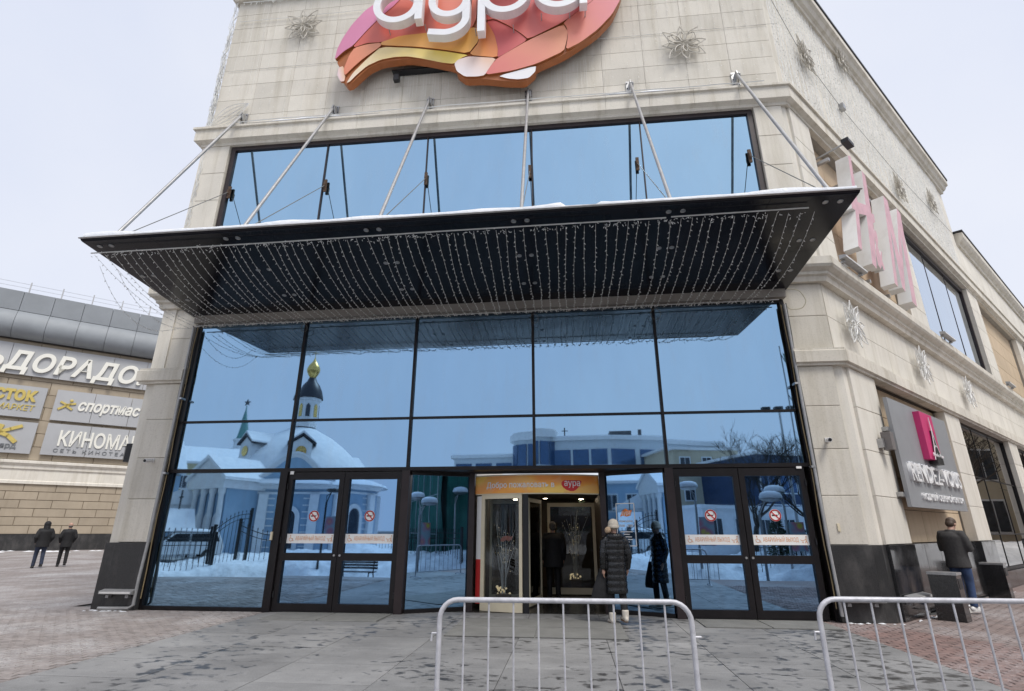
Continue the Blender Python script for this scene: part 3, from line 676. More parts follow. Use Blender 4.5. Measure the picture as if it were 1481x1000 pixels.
# decorated lobby tree (lights on bare twigs) seen through the back door
MT['pine'] = M('garland_green', (.02, .05, .02), .8, var=.4, scale=20)
t = NT('fairy_light'); t.color((.9, .8, .6)); t.b.inputs['Emission Color'].default_value = (1, .75, .42, 1); t.b.inputs['Emission Strength'].default_value = .25; MT['fairy'] = t.mat
def twig_tree(name, label, cx, cy, h, potmat, n, seed, sp=.28, group=None):
    rn = random.Random(seed); th = thing(name, label, 'plant', (cx, cy, .0), 0, group)
    obj('pot', MB().prism([(-.12, 0), (.12, 0), (.14, .28), (-.14, .28)], -.12, .12), potmat, th)
    tw = MB(); li = MB()
    for k in range(n):
        a = rn.uniform(0, 2 * PI); top = rn.uniform(.55, 1) * h; sprd = rn.uniform(.1, 1) * sp
        pts = [(.03 * math.cos(a), .03 * math.sin(a), .27), (.05 * math.cos(a), .05 * math.sin(a), top * .5), (sprd * .6 * math.cos(a), sprd * .6 * math.sin(a), top * .8), (sprd * math.cos(a + .3), sprd * math.sin(a + .3), top)]
        tw.tube(pts, [.008, .007, .005, .002], 4)
        for q in range(4):
            f = rn.uniform(.45, 1); i = min(2, int(f * 3)); g_ = f * 3 - i; p = Vector(pts[i]).lerp(Vector(pts[i + 1]), g_) + Vector((rn.uniform(-.06, .06), rn.uniform(-.04, .04), rn.uniform(-.04, .04)))
            li.ball(p, rn.uniform(.004, .009), n=6, k=4)
    for q in range(16): li.ball((rn.uniform(-.14, .14), rn.uniform(-.12, .12), rn.uniform(.28, .4)), rn.uniform(.015, .028), n=6, k=4)
    obj('branches', tw, MT['wire'], th); o = obj('fairy_lights', li, MT['fairy'], th); return th
MT['pot'] = M('brown_pot', (.12, .07, .045), .6)
tt = twig_tree('twig_tree', 'white fairy-lit twigs in a brown pot behind the curved door glass', .58, .72, 1.75, MT['pot'], 14, 5)
fish = MB().prism([(-.10, .0), (-.04, .045), (.03, .05), (.10, .03), (.13, .055), (.12, .0), (.07, -.045), (.0, -.03), (-.06, -.055), (-.11, -.05)], -.145, -.14)
obj('emblem', fish, MT['coral'] if 'coral' in MT else M('coral_print', (.75, .25, .17), .5), tt, loc=(.06, 0, 1.28))
twig_tree('twig_tree', 'fairy-lit twig tree deep in the dark lobby', 2.0, 4.2, 1.9, MT['pot'], 18, 9, .4)
gar = MB(); rn = random.Random(4)
for k in range(420):
    x = rn.uniform(1.3, 2.55); zc = 1.62 - .25 * (1 - ((x - 1.93) / .65) ** 2) if k % 2 else rn.uniform(1.85, 2.15)
    p = Vector((x, 3.9 + rn.uniform(-.1, .1), zc + rn.uniform(-.07, .07))); d_ = Vector((rn.uniform(-1, 1), rn.uniform(-1, 1), rn.uniform(-1, 1))).normalized() * .05
    gar.tube([p, p + d_], [.008, .001], 3)
tag(obj('pine_garland', gar, MT['pine'], loc=(0, 0, 0)), 'dark green pine garland hung across the lobby behind the revolving door', 'garland')

# ------------------------------------------------------------------ canopy
cn_ = thing('entrance_canopy', 'wide black flat canopy hung on grey rods above the glass entrance', 'canopy', (0, 0, 6.0))
CK = .07
def cz_(y): return 6.0 + (-y - .1) * CK
t = NT('gloss_black_panel'); t.color(t.ramp(t.noise(1.5, 4), [(.3, (.007, .008, .013)), (.7, (.012, .012, .018))])); t.set('Roughness', t.ramp(t.noise(2, 4), [(.3, .12), (.7, .22)])); t.set('Specular IOR Level', .22); MT['canopy_black'] = t.mat  # bluish base tint paints in the blue glass reflected by the soffit
deck = MB().prism([(-.1, 6.02), (-3.1, cz_(-3.1) + .012), (-3.14, cz_(-3.1) + .05), (-3.06, cz_(-3.1) + .085), (-.1, 6.34)], -6.42, 6.42, 'yz')
wobj('deck', deck, MT['canopy_black'], cn_)
for i in range(10):
    x0 = -6.41 + 1.282 * i
    for (ya, yb) in ((-.11, -1.55), (-1.556, -3.09)):
        mb = MB().prism([(ya, cz_(ya)), (yb, cz_(yb)), (yb, cz_(yb) + .011), (ya, cz_(ya) + .011)], x0 + .003, x0 + 1.279, 'yz'); wobj('soffit_panel', mb, MT['canopy_black'], cn_)
t = NT('grey_beam'); t.color(t.ramp(t.noise(1.6, 6, .65, (1, 1, 1)), [(.3, (.24, .215, .19)), (.7, (.40, .37, .33))])); t.set('Roughness', .6); MT['beam'] = t.mat
wobj('beam', MB().box(-6.32, 6.36, -.18, -.05, 5.83, 6.005), MT['beam'], cn_)
wobj('edge_trim', MB().prism([(-3.135, cz_(-3.1) + .035), (-3.155, cz_(-3.1) + .05), (-3.10, cz_(-3.1) + .095), (-3.08, cz_(-3.1) + .085)], -6.44, 6.44, 'yz'), MT['steel'], cn_)
RX = [-6.22, -3.74, -1.24, 1.25, 3.73, 6.22]
for x in RX:
    r = wobj('rod', MB().bar((x, -.16, 11.60), (x, -2.72, 6.50), .032, 10).bar((x, -2.68, 6.58), (x, -2.76, 6.42), .05, 10), MT['rod'], cn_, smooth=True)
    b_ = wobj('bracket', MB().prism([(-.02, 11.42), (-.16, 11.48), (-.21, 11.60), (-.16, 11.74), (-.02, 11.74)], x - .015, x + .015, 'yz').box(x - .09, x + .09, -.035, -.001, 11.36, 11.80).prism([(-.02, 11.45), (-.15, 11.5), (-.2, 11.60), (-.15, 11.7), (-.02, 11.71)], x + .04, x + .065, 'yz'), MT['steel'], cn_)
    for dz in (11.42, 11.58, 11.74):
        for dx in (-.065, .065): obj('bolt', MB().lathe([(.0001, -.012), (.014, -.012), (.014, .012), (.0001, .012)], 6, Matrix.Translation((x + dx, -.04, dz)) @ Matrix.Rotation(PI / 2, 4, 'X')), MT['black_metal'], b_)
    wobj('foot_plate', MB().prism([(-2.62, cz_(-2.6) + .12), (-2.84, cz_(-2.8) + .1), (-2.80, 6.48), (-2.68, 6.48)], x - .014, x + .014, 'yz').box(x - .12, x + .12, -2.95, -2.5, cz_(-2.6) + .105, cz_(-2.6) + .135), MT['steel'], cn_)
    wobj('stay_cable', MB().bar((x, -.06, 9.36), (x, -2.66, 6.52), .009, 5), MT['wire_dark'], cn_)
    wobj('anchor_plate', MB().prism([(-.0, 9.22), (-.09, 9.32), (-.09, 9.42), (-.0, 9.5)], x - .025, x + .025, 'yz').box(x - .035, x + .035, -.05, -.012, 9.2, 9.54), MT['rust'], cn_)
    for (yy, dx) in ((-2.93, 0), (-2.93, .22), (-1.9, 0), (-1.9, .22), (-.9, 0), (-.9, .22)):
        wobj('spotlight', MB().lathe([(.0001, -.004), (.032, -.004), (.042, -.012), (.045, .004), (.0001, .006)], 14, Matrix.Translation((x + dx - .11 - (.12 if x > 6 else (-.12 if x < -6 else 0)), yy, cz_(yy)))), MT['steel'], cn_)
# snow on the canopy
sn = MB(); nx = 160
ridge = [(.045 + .07 * (math.sin(i * .31) * .5 + .5) * (math.sin(i * .13 + 1) * .5 + .5) + random.uniform(0, .008)) * (0.15 if 104 < i < 112 else 1) for i in range(nx + 1)]
for i in range(nx + 1):
    x = -6.38 + 12.76 * i / nx; h = ridge[i]
    for (y, k) in ((-3.125, 0.0), (-3.13, .7), (-3.05, 1.1), (-1.5, 1.5), (-.12, 1.6)):
        base = cz_(-3.1) + .075 + (6.33 - cz_(-3.1) - .07) * ((y + 3.14) / 3.0)
        sn.v.append((x, y, base + h * k))
for i in range(nx):
    for j in range(4): sn.f.append((i * 5 + j, (i + 1) * 5 + j, (i + 1) * 5 + j + 1, i * 5 + j + 1)); sn.m.append(0)
sn.v = [(a, b, c - 6.0) for a, b, c in sn.v]
o_snow = tag(obj('canopy_snow', sn, MT['snow'], smooth='all', loc=(0, 0, 6.0)), 'thin uneven layer of snow lying on the black canopy', 'snow'); 

# ------------------------------------------------------------------ string lights under the canopy
lc = thing('light_curtain', 'curtain of white bulb strings slung beneath the black canopy', 'string lights', (0, -2.88, 6.08))
def strand_mesh(seed, p0, p1, sag, step=.105, bs=1.0):
    rn = random.Random(seed); mb = MB(); p0, p1 = Vector(p0), Vector(p1); n = 16; pts = []
    for i in range(n + 1):
        f = i / n; p = p0.lerp(p1, f); p.z -= sag * 4 * f * (1 - f) * (1 - .35 * (f - .5)); p.x += .02 * math.sin(f * 5 + seed); pts.append(p)
    mb.tube(pts, .0032, 3, cap=False)
    L = sum((b - a).length for a, b in zip(pts[:-1], pts[1:])); k = int(L / step)
    for q in range(1, k):
        f = q / k * n; i = min(n - 1, int(f)); p = pts[i].lerp(pts[i + 1], f - i); a = rn.uniform(0, 2 * PI); d_ = Vector((math.cos(a) * .6, math.sin(a) * .6, -rn.uniform(.2, 1))).normalized()
        mb.tube([p, p + d_ * .012 * bs, p + d_ * .036 * bs], [.004, .0085 * bs, .0035], 4)
    me = mb.mesh('strand'); me.materials.append(MT['bulb']); return me
var = [strand_mesh(i, (0, 0, .02), (0, 2.70, -.34), [.18, .2, .22, .19, .21, .23][i]) for i in range(6)]
for i in range(74):
    x = -6.32 + i * .166 + random.uniform(-.015, .015)
    o = bpy.data.objects.new('strand', var[i % 6]); COL.objects.link(o); o.parent = lc; o.location = (x, 0, -.02 + random.uniform(-.02, .02)); o.rotation_euler = (0, 0, random.gauss(0, .008))
wobj('rail', MB().tube([(-6.4, -2.88, 6.10), (-3, -2.86, 6.11), (0, -2.88, 6.12), (3.58, -2.88, 6.12)], .012, 5).tube([(3.66, -2.88, 6.13), (5.75, -2.89, 6.14)], .012, 5), MT['wire'], lc)
wobj('rail', MB().tube([(-6.25, -.19, 5.75), (-3, -.19, 5.75), (0, -.19, 5.755), (3, -.19, 5.76), (6.2, -.19, 5.765)], .011, 5), MT['wire'], lc)
hb = MB(); rn = random.Random(12)
for k in range(620):
    x = rn.uniform(-6.2, 6.1); a = Vector((x, -.19 + rn.uniform(-.03, .03), 5.755 + rn.uniform(-.02, .02))); d_ = Vector((rn.uniform(-1, 1), rn.uniform(-.6, .6), rn.uniform(-1.4, .4))).normalized() * rn.uniform(.02, .06)
    hb.tube([a, a + d_ * .4, a + d_], [.003, .007, .003], 3)
wobj('bulb_row', hb, MT['bulb'], lc)['kind'] = 'stuff'
hb = MB()
for k in range(380):
    x = rn.uniform(-6.4, 5.7); a = Vector((x, -2.88 + rn.uniform(-.04, .04), 6.09 + rn.uniform(-.08, .02))); d_ = Vector((rn.uniform(-1, 1), rn.uniform(-.6, .6), rn.uniform(-1.4, .2))).normalized() * rn.uniform(.02, .05)
    hb.tube([a, a + d_ * .4, a + d_], [.003, .006, .003], 3)
wobj('bulb_row', hb, MT['bulb'], lc)['kind'] = 'stuff'
for (p0, p1, sag) in (((-6.45, -2.6, 6.0), (-6.6, -.16, 5.75), .55), ((-6.4, -2.3, 6.1), (-6.3, -.2, 5.7), .4)):
    wobj('strand', strand_mesh(31, p0, p1, sag), None, lc, fix=False)
for (x, k) in ((-3.75, .10), (1.27, .12), (3.75, .14)):
    wobj('cable_loop', MB().tube([(x + k * math.sin(a) * .7 + .02, -.15 - .02 * math.cos(a), 5.68 - k * .7 + k * .8 * math.cos(a)) for a in [2 * PI * i / 14 for i in range(14)]], .006, 4, closed=True), MT['wire_dark'], lc)
lpp = [(6.38, -.14, 6.02), (6.62, -.2, 5.95), (6.72, -.2, 5.7), (6.62, -.18, 5.55), (6.40, -.12, 5.56), (6.33, -.12, 5.7)]
lpp = [Vector(lpp[i]).lerp(Vector(lpp[i + 1]), k / 5) for i in range(5) for k in range(5)] 
for _ in range(3): lpp = [lpp[0]] + [(lpp[i - 1] + lpp[i] * 2 + lpp[i + 1]) / 4 for i in range(1, len(lpp) - 1)] + [lpp[-1]]
wobj('cable_loop', MB().tube(lpp, .008, 5), M('yellowed_cable', (.42, .38, .26), .5), lc)
lc.rotation_euler = cn_.rotation_euler = o_snow.rotation_euler = (0, -.006, 0)
# pipes and cables beside the glazing
for sx, lab in ((-1, 'grey drain pipe and cables beside the left stone pilaster'), (1, 'pale drain pipe and cables beside the right stone pilaster')):
    pp = thing('drain_pipe', lab, 'pipe', (6.3 * sx, -.2, 0))
    wobj('pipe', MB().tube([(6.30 * sx, -.16, 5.7), (6.30 * sx, -.17, 1.2), (6.29 * sx, -.22, .55), (6.29 * sx, -.22, .1)] + ([(6.36 * sx, -.24, .05), (6.95 * sx, -.27, .045)] if sx < 0 else []), .028, 8), MT['rod'], pp, smooth=True)
    wobj('cable', MB().tube([(6.255 * sx, -.10, 5.72)] + [(6.26 * sx + .012 * math.sin(z * 3.1), -.115, z) for z in [5.2 - .5 * i for i in range(11)]], .011, 5), M('brass_cable', (.33, .25, .13), .5), pp)
    wobj('cable', MB().tube([(6.345 * sx, -.135, 5.74)] + [(6.345 * sx + .01 * math.sin(z * 2.3 + 1), -.135, z) for z in [5.2 - .5 * i for i in range(9)]], .012, 5), MT['wire_dark'], pp)
    wobj('clamp', MB().box(6.25 * sx - .03, 6.25 * sx + .03, -.2, -.06, 4.05, 4.09), MT['steel'], pp); wobj('clamp', MB().box(6.27 * sx - .03, 6.27 * sx + .05, -.2, -.1, 2.5, 2.54), MT['steel'], pp)
# ================================================================== SIGNS ON THE MALL
PET = {
  'petal_pink': [(-2.63, 14.8), (-3.04, 14.48), (-3.37, 14.0), (-3.57, 13.56), (-3.69, 13.17), (-3.72, 12.8), (-3.51, 13.06), (-3.27, 13.24), (-2.96, 13.71), (-2.66, 14.11), (-2.2, 14.62), (-1.95, 15.09), (-2.16, 15.46)],
  'petal_red': [(-3.27, 13.24), (-2.96, 13.71), (-2.66, 14.11), (-1.94, 14.96), (-0.64, 15.3), (-0.07, 14.71), (-0.05, 13.85), (-0.15, 13.51), (-0.48, 13.41), (-1.29, 13.46), (-1.93, 13.44), (-2.29, 13.34), (-2.54, 13.28), (-2.92, 13.3), (-3.23, 13.19)],
  'petal_salmon': [(-2.54, 13.28), (-2.92, 13.27), (-3.23, 13.19), (-3.35, 12.95), (-3.45, 12.5), (-3.4, 12.27), (-3.21, 12.52), (-2.97, 12.79), (-2.53, 13.16)],
  'petal_tip': [(-3.59, 12.58), (-3.61, 12.34), (-3.49, 12.1), (-3.39, 12.11), (-3.39, 12.31), (-3.48, 12.62)],
  'petal_orange': [(-2.54, 13.28), (-2.02, 13.45), (-1.29, 13.46), (-0.48, 13.41), (-0.15, 13.51), (0.0, 13.44), (0.01, 13.02), (-0.23, 12.64), (-0.91, 12.85), (-1.63, 13.03), (-2.53, 13.18)],
  'petal_yellow': [(-2.53, 13.16), (-1.63, 13.01), (-0.9, 12.83), (-0.23, 12.62), (-0.4, 12.55), (-0.59, 12.37), (-0.89, 12.44), (-1.43, 12.64), (-1.79, 12.75), (-2.15, 12.77), (-2.51, 12.72), (-2.85, 12.55), (-3.1, 12.28), (-3.26, 12.07), (-3.34, 12.04), (-3.2, 12.36), (-2.88, 12.78)],
  'petal_amber': [(0.0, 13.44), (0.19, 13.7), (0.41, 13.21), (0.5, 12.74), (0.49, 12.43), (-0.23, 12.6), (0.01, 12.98)],
  'petal_white': [(-0.59, 12.37), (-0.5, 12.49), (-0.23, 12.57), (0.47, 12.43), (0.33, 12.2), (0.18, 11.91), (0.0, 11.89), (-0.31, 11.92), (-0.52, 12.12)],
  'petal_crimson': [(0.19, 13.7), (0.41, 13.21), (0.5, 12.74), (0.49, 12.43), (0.76, 12.6), (1.24, 12.93), (1.1, 13.12), (0.76, 13.45), (0.4, 13.72)],
  'petal_scarlet': [(0.19, 13.7), (0.4, 13.72), (0.76, 13.45), (1.1, 13.12), (1.26, 12.92), (2.14, 13.39), (2.95, 14.07), (3.33, 14.74), (1.21, 15.42), (-0.07, 14.71), (-0.05, 13.97)],
  'petal_peach': [(0.18, 11.91), (0.37, 12.26), (0.5, 12.42), (1.24, 12.9), (2.14, 13.34), (2.24, 13.1), (2.21, 12.81), (2.13, 12.46), (1.44, 12.12), (0.85, 11.97)],
  'petal_rose': [(2.14, 13.39), (2.95, 14.07), (3.42, 14.85), (3.83, 14.92), (3.58, 13.98), (3.34, 13.5), (2.98, 13.06), (2.54, 12.68), (2.17, 12.48), (2.23, 12.88), (2.22, 13.17)],
  'petal_white_tip': [(0.51, 11.87), (1.44, 12.1), (1.42, 11.91), (1.26, 11.73), (1.01, 11.71), (0.76, 11.76)],
  'petal_top': [(-1.94, 14.96), (-2.16, 15.46), (-1.07, 16.3), (1.22, 16.4), (3.04, 15.93), (3.83, 14.92), (3.33, 14.74), (1.21, 15.42), (-0.07, 14.71), (-0.64, 15.3)]}
BASE = [(-2.79, 14.95), (-3.17, 14.32), (-3.45, 13.86), (-3.62, 13.4), (-3.72, 12.78), (-3.6, 12.58), (-3.61, 12.34), (-3.39, 12.0), (-3.25, 12.03), (-2.85, 12.5), (-2.5, 12.67), (-1.79, 12.7), (-1.24, 12.55), (-0.58, 12.3), (-0.52, 12.07), (-0.31, 11.85), (0.17, 11.82), (0.76, 11.68), (1.18, 11.63), (1.43, 11.88), (1.45, 12.06), (2.16, 12.39), (2.98, 12.99), (3.39, 13.49), (3.63, 14.09), (3.83, 14.92), (3.04, 16.0), (1.22, 16.4), (-1.07, 16.35), (-2.27, 15.52)]
PC = {'petal_pink': ((.62, .22, .36), (.70, .26, .42), .20), 'petal_red': ((.62, .13, .10), (.74, .24, .16), .16), 'petal_salmon': ((.72, .24, .14), (.74, .30, .17), .14), 'petal_tip': ((.78, .62, .70), (.78, .5, .3), .1),
      'petal_orange': ((.78, .37, .11), (.80, .42, .10), .17), 'petal_yellow': ((.80, .66, .52), (.82, .62, .12), .10), 'petal_amber': ((.76, .33, .10), (.72, .22, .08), .15), 'petal_white': ((.82, .80, .84), (.80, .55, .42), .13),
      'petal_crimson': ((.52, .09, .10), (.62, .14, .13), .13), 'petal_scarlet': ((.66, .15, .12), (.64, .18, .19), .19), 'petal_peach': ((.68, .20, .18), (.74, .31, .19), .16), 'petal_rose': ((.68, .22, .14), (.62, .17, .22), .18), 'petal_white_tip': ((.84, .84, .86), (.82, .80, .80), .09), 'petal_top': ((.64, .16, .12), (.68, .25, .14), .15)}
MT['rim'] = M('burnt_orange_rim', (.36, .115, .035), .45, var=.12)
def smooth_poly(P, it=2):
    for _ in range(it):
        Q = []
        for a, b in zip(P, P[1:] + P[:1]):
            Q += [(a[0] * .86 + b[0] * .14, a[1] * .86 + b[1] * .14), (a[0] * .14 + b[0] * .86, a[1] * .14 + b[1] * .86)]
        P = Q
    return P
def signed(P): return sum(a[0] * b[1] - b[0] * a[1] for a, b in zip(P, P[1:] + P[:1]))
def ngon_mesh(P, y0, y1, mats, name):
    """robustly triangulated extrusion in the xz plane; face material 0, rim material 1"""
    from mathutils.geometry import tessellate_polygon
    n = len(P); tris = tessellate_polygon([[Vector((p[0], p[1], 0)) for p in P]])
    mb = MB(); mb.v = [(p[0], y0, p[1]) for p in P] + [(p[0], y1, p[1]) for p in P]
    mb.f = [tuple(t) for t in tris] + [tuple(i + n for i in t[::-1]) for t in tris]; mb.m = [0] * len(mb.f)
    mb.f += [(i, i + n, (i + 1) % n + n, (i + 1) % n) for i in range(n)]; mb.m += [1] * n
    me = mb.mesh(name); fix_normals(me)
    for m in mats: me.materials.append(m)
    return me
lg = thing('logo_sign', 'large red and orange leaf-shaped sign with white rounded letters above the canopy', 'sign', (0, 0, 11.6))
wobj('base', ngon_mesh([(x * .99, 13.6 + (z - 13.6) * .985) for x, z in smooth_poly(BASE, 1)], -.45, -.25, [MT['rim'], MT['rim']], 'base'), None, lg, fix=False)
for k, P in PET.items():
    c0, c1, dp = PC[k]; t = NT(k + '_paint'); gx = t.n.new('ShaderNodeSeparateXYZ'); t.l.new(t.pos(), gx.inputs[0])
    xs_ = [p[0] for p in P]; zs_ = [p[1] for p in P]
    f = t.math('MULTIPLY_ADD', gx.outputs[0], .6 / (max(xs_) - min(xs_)), -.6 * min(xs_) / (max(xs_) - min(xs_))); f = t.math('ADD', f, t.math('MULTIPLY', t.math('SUBTRACT', gx.outputs[2], min(zs_)), .4 / (max(zs_) - min(zs_))))
    f = t.math('MULTIPLY_ADD', t.noise(1.2, 2), .5, t.math('SUBTRACT', f, .25)); t.color(t.ramp(f, [(.1, c0), (.85, c1)])); t.set('Roughness', .42)
    cx, cz = sum(xs_) / len(xs_), sum(zs_) / len(zs_)
    Q = [(cx + (x - cx) * .995, cz + (z - cz) * .99) for x, z in P]
    wobj('petal', ngon_mesh(smooth_poly(Q, 1), -.45 - dp * .35, -.43, [t.mat, MT['rim']], 'petal'), None, lg, fix=False)
MT['letter_white'] = M('letter_white', (.82, .82, .83), .4, var=.03)
def ribbon(pts, w, y0, y1):
    """letter stroke of width w, extruded from y0 to y1"""
    n = len(pts); A_, B_ = [], []
    for i, p in enumerate(pts):
        d = Vector(pts[min(i + 1, n - 1)]) - Vector(pts[max(i - 1, 0)]); d.normalize(); k = Vector((-d.y, d.x)) * w / 2
        A_.append((p[0] + k.x, p[1] + k.y)); B_.append((p[0] - k.x, p[1] - k.y))
    mb = MB()
    for i in range(n - 1): mb.prism([A_[i], A_[i + 1], B_[i + 1], B_[i]], y0, y1)
    me = mb.mesh('stroke'); bm = bmesh.new(); bm.from_mesh(me); bmesh.ops.remove_doubles(bm, verts=bm.verts, dist=1e-4)
    dup = [f for f in bm.faces if all(len(e.link_faces) > 2 for e in f.edges if abs(e.verts[0].co.y - e.verts[1].co.y) < 1e-6) and abs(f.normal.y) < .5]
    bmesh.ops.delete(bm, geom=dup, context='FACES_ONLY'); bmesh.ops.recalc_face_normals(bm, faces=bm.faces); bm.to_mesh(me); bm.free(); me.materials.append(MT['letter_white'])
    return me
def arc(cx, cz, rx, rz, a0, a1, n=28): return [(cx + rx * math.cos(R(a0 + (a1 - a0) * i / n)), cz + rz * math.sin(R(a0 + (a1 - a0) * i / n))) for i in range(n + 1)]
W_ = .185; YA, YB = -.88, -.66
def lstroke(pts, dy=0.0): wobj('letter_stroke', ribbon(pts, W_, YA + dy, YB), None, lg, fix=False)
for (cx, sx) in ((-2.06, -1.48), (2.05, 2.635)):
    lstroke(arc(cx, 14.10, .53, .54, 0, 359.9, 40)); lstroke([(sx, 14.75), (sx, 13.52)], .003)
lstroke([(-1.14, 14.75), (-1.14, 14.05)] + arc(-.70, 14.05, .44, .46, 180, 360, 24) + [(-.26, 14.05), (-.26, 14.75)]); lstroke([(-.26, 14.2), (-.26, 13.45)] + arc(-.76, 13.45, .50, .46, 0, -105, 18) + [(-1.2, 13.06)], .003)
lstroke([(.125, 14.75), (.125, 12.92)], .003); lstroke(arc(.72, 14.10, .53, .54, 0, 359.9, 40))
st = MB()
for x in (-2.3, -1.35, -.75, -.05, .12, .9, 1.6, 2.3, 2.68):
    st.bar((x, -.68, 13.35 + (.2 if abs(x) > 1 else -.1)), (x, -.5, 13.3 + (.2 if abs(x) > 1 else -.1)), .014, 5)
wobj('standoff', st, MT['steel'], lg)
wobj('gantry', MB().box(-2.3, -.4, -.2, -.02, 12.62, 12.66), MT['black_metal'], lg)
# floodlights and service boxes peeping under the logo
fl = thing('floodlight', 'small dark floodlight mounted below the red logo sign', 'floodlight', (-2.15, -.1, 12.35)); obj('lamp_head', MB().box(-.07, .07, -.16, -.04, -.08, .1).box(-.02, .02, -.05, .1, .1, .16), MT['black_metal'], fl); obj('arm', MB().bar((0, -.05, .05), (0, .1, .15), .015), MT['steel'], fl)

# faded double-letter sign on the side wing (italic)
MT['fade_pink'] = M('faded_pink_face', (.61, .36, .40), .5, var=.12, scale=3)
t = NT('dirty_white_acrylic'); t.color(t.mix(t.ramp(t.noise(1.4, 5, .6, (1, 1, .6)), [(.45, 0.0), (.75, .7)]), (.78, .78, .77), (.50, .48, .44))); t.set('Roughness', .5); MT['acrylic'] = t.mat
hm = thing('letter_sign', 'faded pink italic H&M letters with deep white sides on the side wing', 'sign', tuple(C0), A45)
OFF = -.46
def italic(P, s0, z0): return [(s0 + x + y * .32, z0 + y) for x, y in P]
def letter(name, P, y0=OFF, y1=-.16, holes=None):
    m = ngon_mesh(P, y0, y1, [MT['fade_pink'], MT['acrylic']], name); return obj(name, m, None, hm, fix=False)
Hh = 3.05; s0, z0 = 1.1, 7.05
def zy(*p): return [(a * 1.28, b * Hh) for a, b in p]
letter('letter', italic(zy((0.0, .06), (.16, .05), (.22, .42), (.62, .48), (.60, .0), (.80, -.02), (.95, .46), (1.07, .50), (1.06, .58), (.93, .56), (.86, .98), (.68, 1.0), (.66, .60), (.22, .54), (.14, 1.03), (.0, 1.01), (.05, .52), (-.12, .49), (-.10, .41), (.05, .42)), s0 + .15, z0 + .1))
letter('letter', italic(zy((.0, .0), (.17, -.01), (.26, .62), (.44, .02), (.60, .0), (.96, .68), (.96, -.05), (1.24, -.07), (1.20, .98), (.98, 1.0), (.58, .36), (.38, .97), (.13, .98), (.06, .5)), s0 + 2.35, z0 + .05))
amp = italic(zy((.0, .14), (.05, .06), (.16, .04), (.26, .10), (.33, .05), (.40, .08), (.31, .15), (.36, .24), (.30, .25), (.25, .19), (.16, .27), (.23, .34), (.20, .43), (.10, .44), (.03, .37), (.07, .28), (.01, .21)), s0 + 1.66, z0 + .2)
letter('ampersand', amp, OFF + .1)
for z in (7.1, 9.6): obj('mounting_rail', MB().bar((.9, .12, z), (5.8, .12, z), .04), MT['steel'], hm)
for s in (1.3, 2.6, 3.9, 5.2):
    obj('mounting_arm', MB().box(s - .04, s + .04, -.2, .2, 6.95, 7.03), MT['steel'], hm); obj('mounting_arm', MB().box(s - .04, s + .04, -.3, .2, 9.7, 9.78), MT['steel'], hm)

# grey shoe-shop board
rv = thing('shop_sign', 'square grey board with pink box and white raised letters on the side wall', 'sign', tuple(C0), A45)
MT['board'] = M('grey_board', (.30, .31, .325), .45, .1, var=.05, scale=2)
Yb = -.30
s0, s1, zb, zt = 1.35, 5.35, 1.86, 3.98
obj('board', MB().box(s0, s1, Yb, Yb + .07, zb, zt), MT['board'], rv)
obj('pink_box', MB().box(2.85, 3.72, Yb - .12, Yb - .001, 2.86, 3.88), M('magenta_paint', (.60, .035, .17), .4, var=.05), rv)
tw = MB(); ty = Yb - .131
tw.prism([(3.18, 2.78), (3.62, 2.78), (3.62, 2.9), (3.48, 3.05), (3.40, 3.38), (3.36, 3.5), (3.30, 3.5), (3.28, 3.3), (3.2, 3.0)], ty - .03, ty + .12)
obj('tower_motif', tw, MT['black_print'], rv)
tw = MB(); strip(tw, [(3.05, 2.86), (3.2, 3.15), (3.27, 3.4), (3.29, 3.78)], .028, ty - .034, .01); strip(tw, [(3.55, 2.92), (3.38, 3.2), (3.31, 3.45), (3.29, 3.78)], .022, ty - .034, .01); strip(tw, [(3.2, 3.12), (3.28, 3.17), (3.40, 3.14)], .02, ty - .034, .01); strip(tw, [(3.25, 3.36), (3.34, 3.36)], .018, ty - .034, .01)
obj('tower_lines', tw, MT['white_paint'], rv)
def sign_text(parent, body, x, y, z, width, height, depth, mat, **k):
    m = text_mesh(body, 1, depth, width=width, height=height, **k); m.materials.append(mat); return obj('lettering', m, None, parent, loc=(x, y, z), fix=False)
sign_text(rv, 'Rendez-Vous', 2.98, ty - .036, 2.93, .72, .075, .006, MT['white_paint'], shear=.2)
sign_text(rv, 'RENDEZ-VOUS', 1.62, Yb - .061, 2.36, 3.5, .35, .03, MT['white_paint'], offset=.008)
sign_text(rv, 'МОДНЫЙ ОБУВНОЙ САЛОН', 2.1, Yb - .031, 2.02, 2.95, .12, .015, MT['white_paint'], offset=.006)
for a, b in ((1.25, 1.9), (4.6, 5.2)):
    for z in (3.30, 2.05): piece('hanger', a, b, Yb + .07, .14, z, z + .08, MT['steel'], rv)
sc_ = MB()
for i in range(22):
    x = 1.66 + i * .16
    if i % 5 != 3: sc_.ball((x, Yb - .03, 2.712 + .005 * math.sin(i * 2.1)), .05, .03, .014, 8, 4)
for i in range(14): sc_.ball((2.2 + i * .2, Yb - .016, 2.143), .05, .016, .008, 8, 4)
tag(obj('sign_snow', sc_, MT['snow'], loc=tuple(C0), rotz=A45, smooth='all'), 'small snow caps lying on the white letters of the grey shop sign', 'snow')

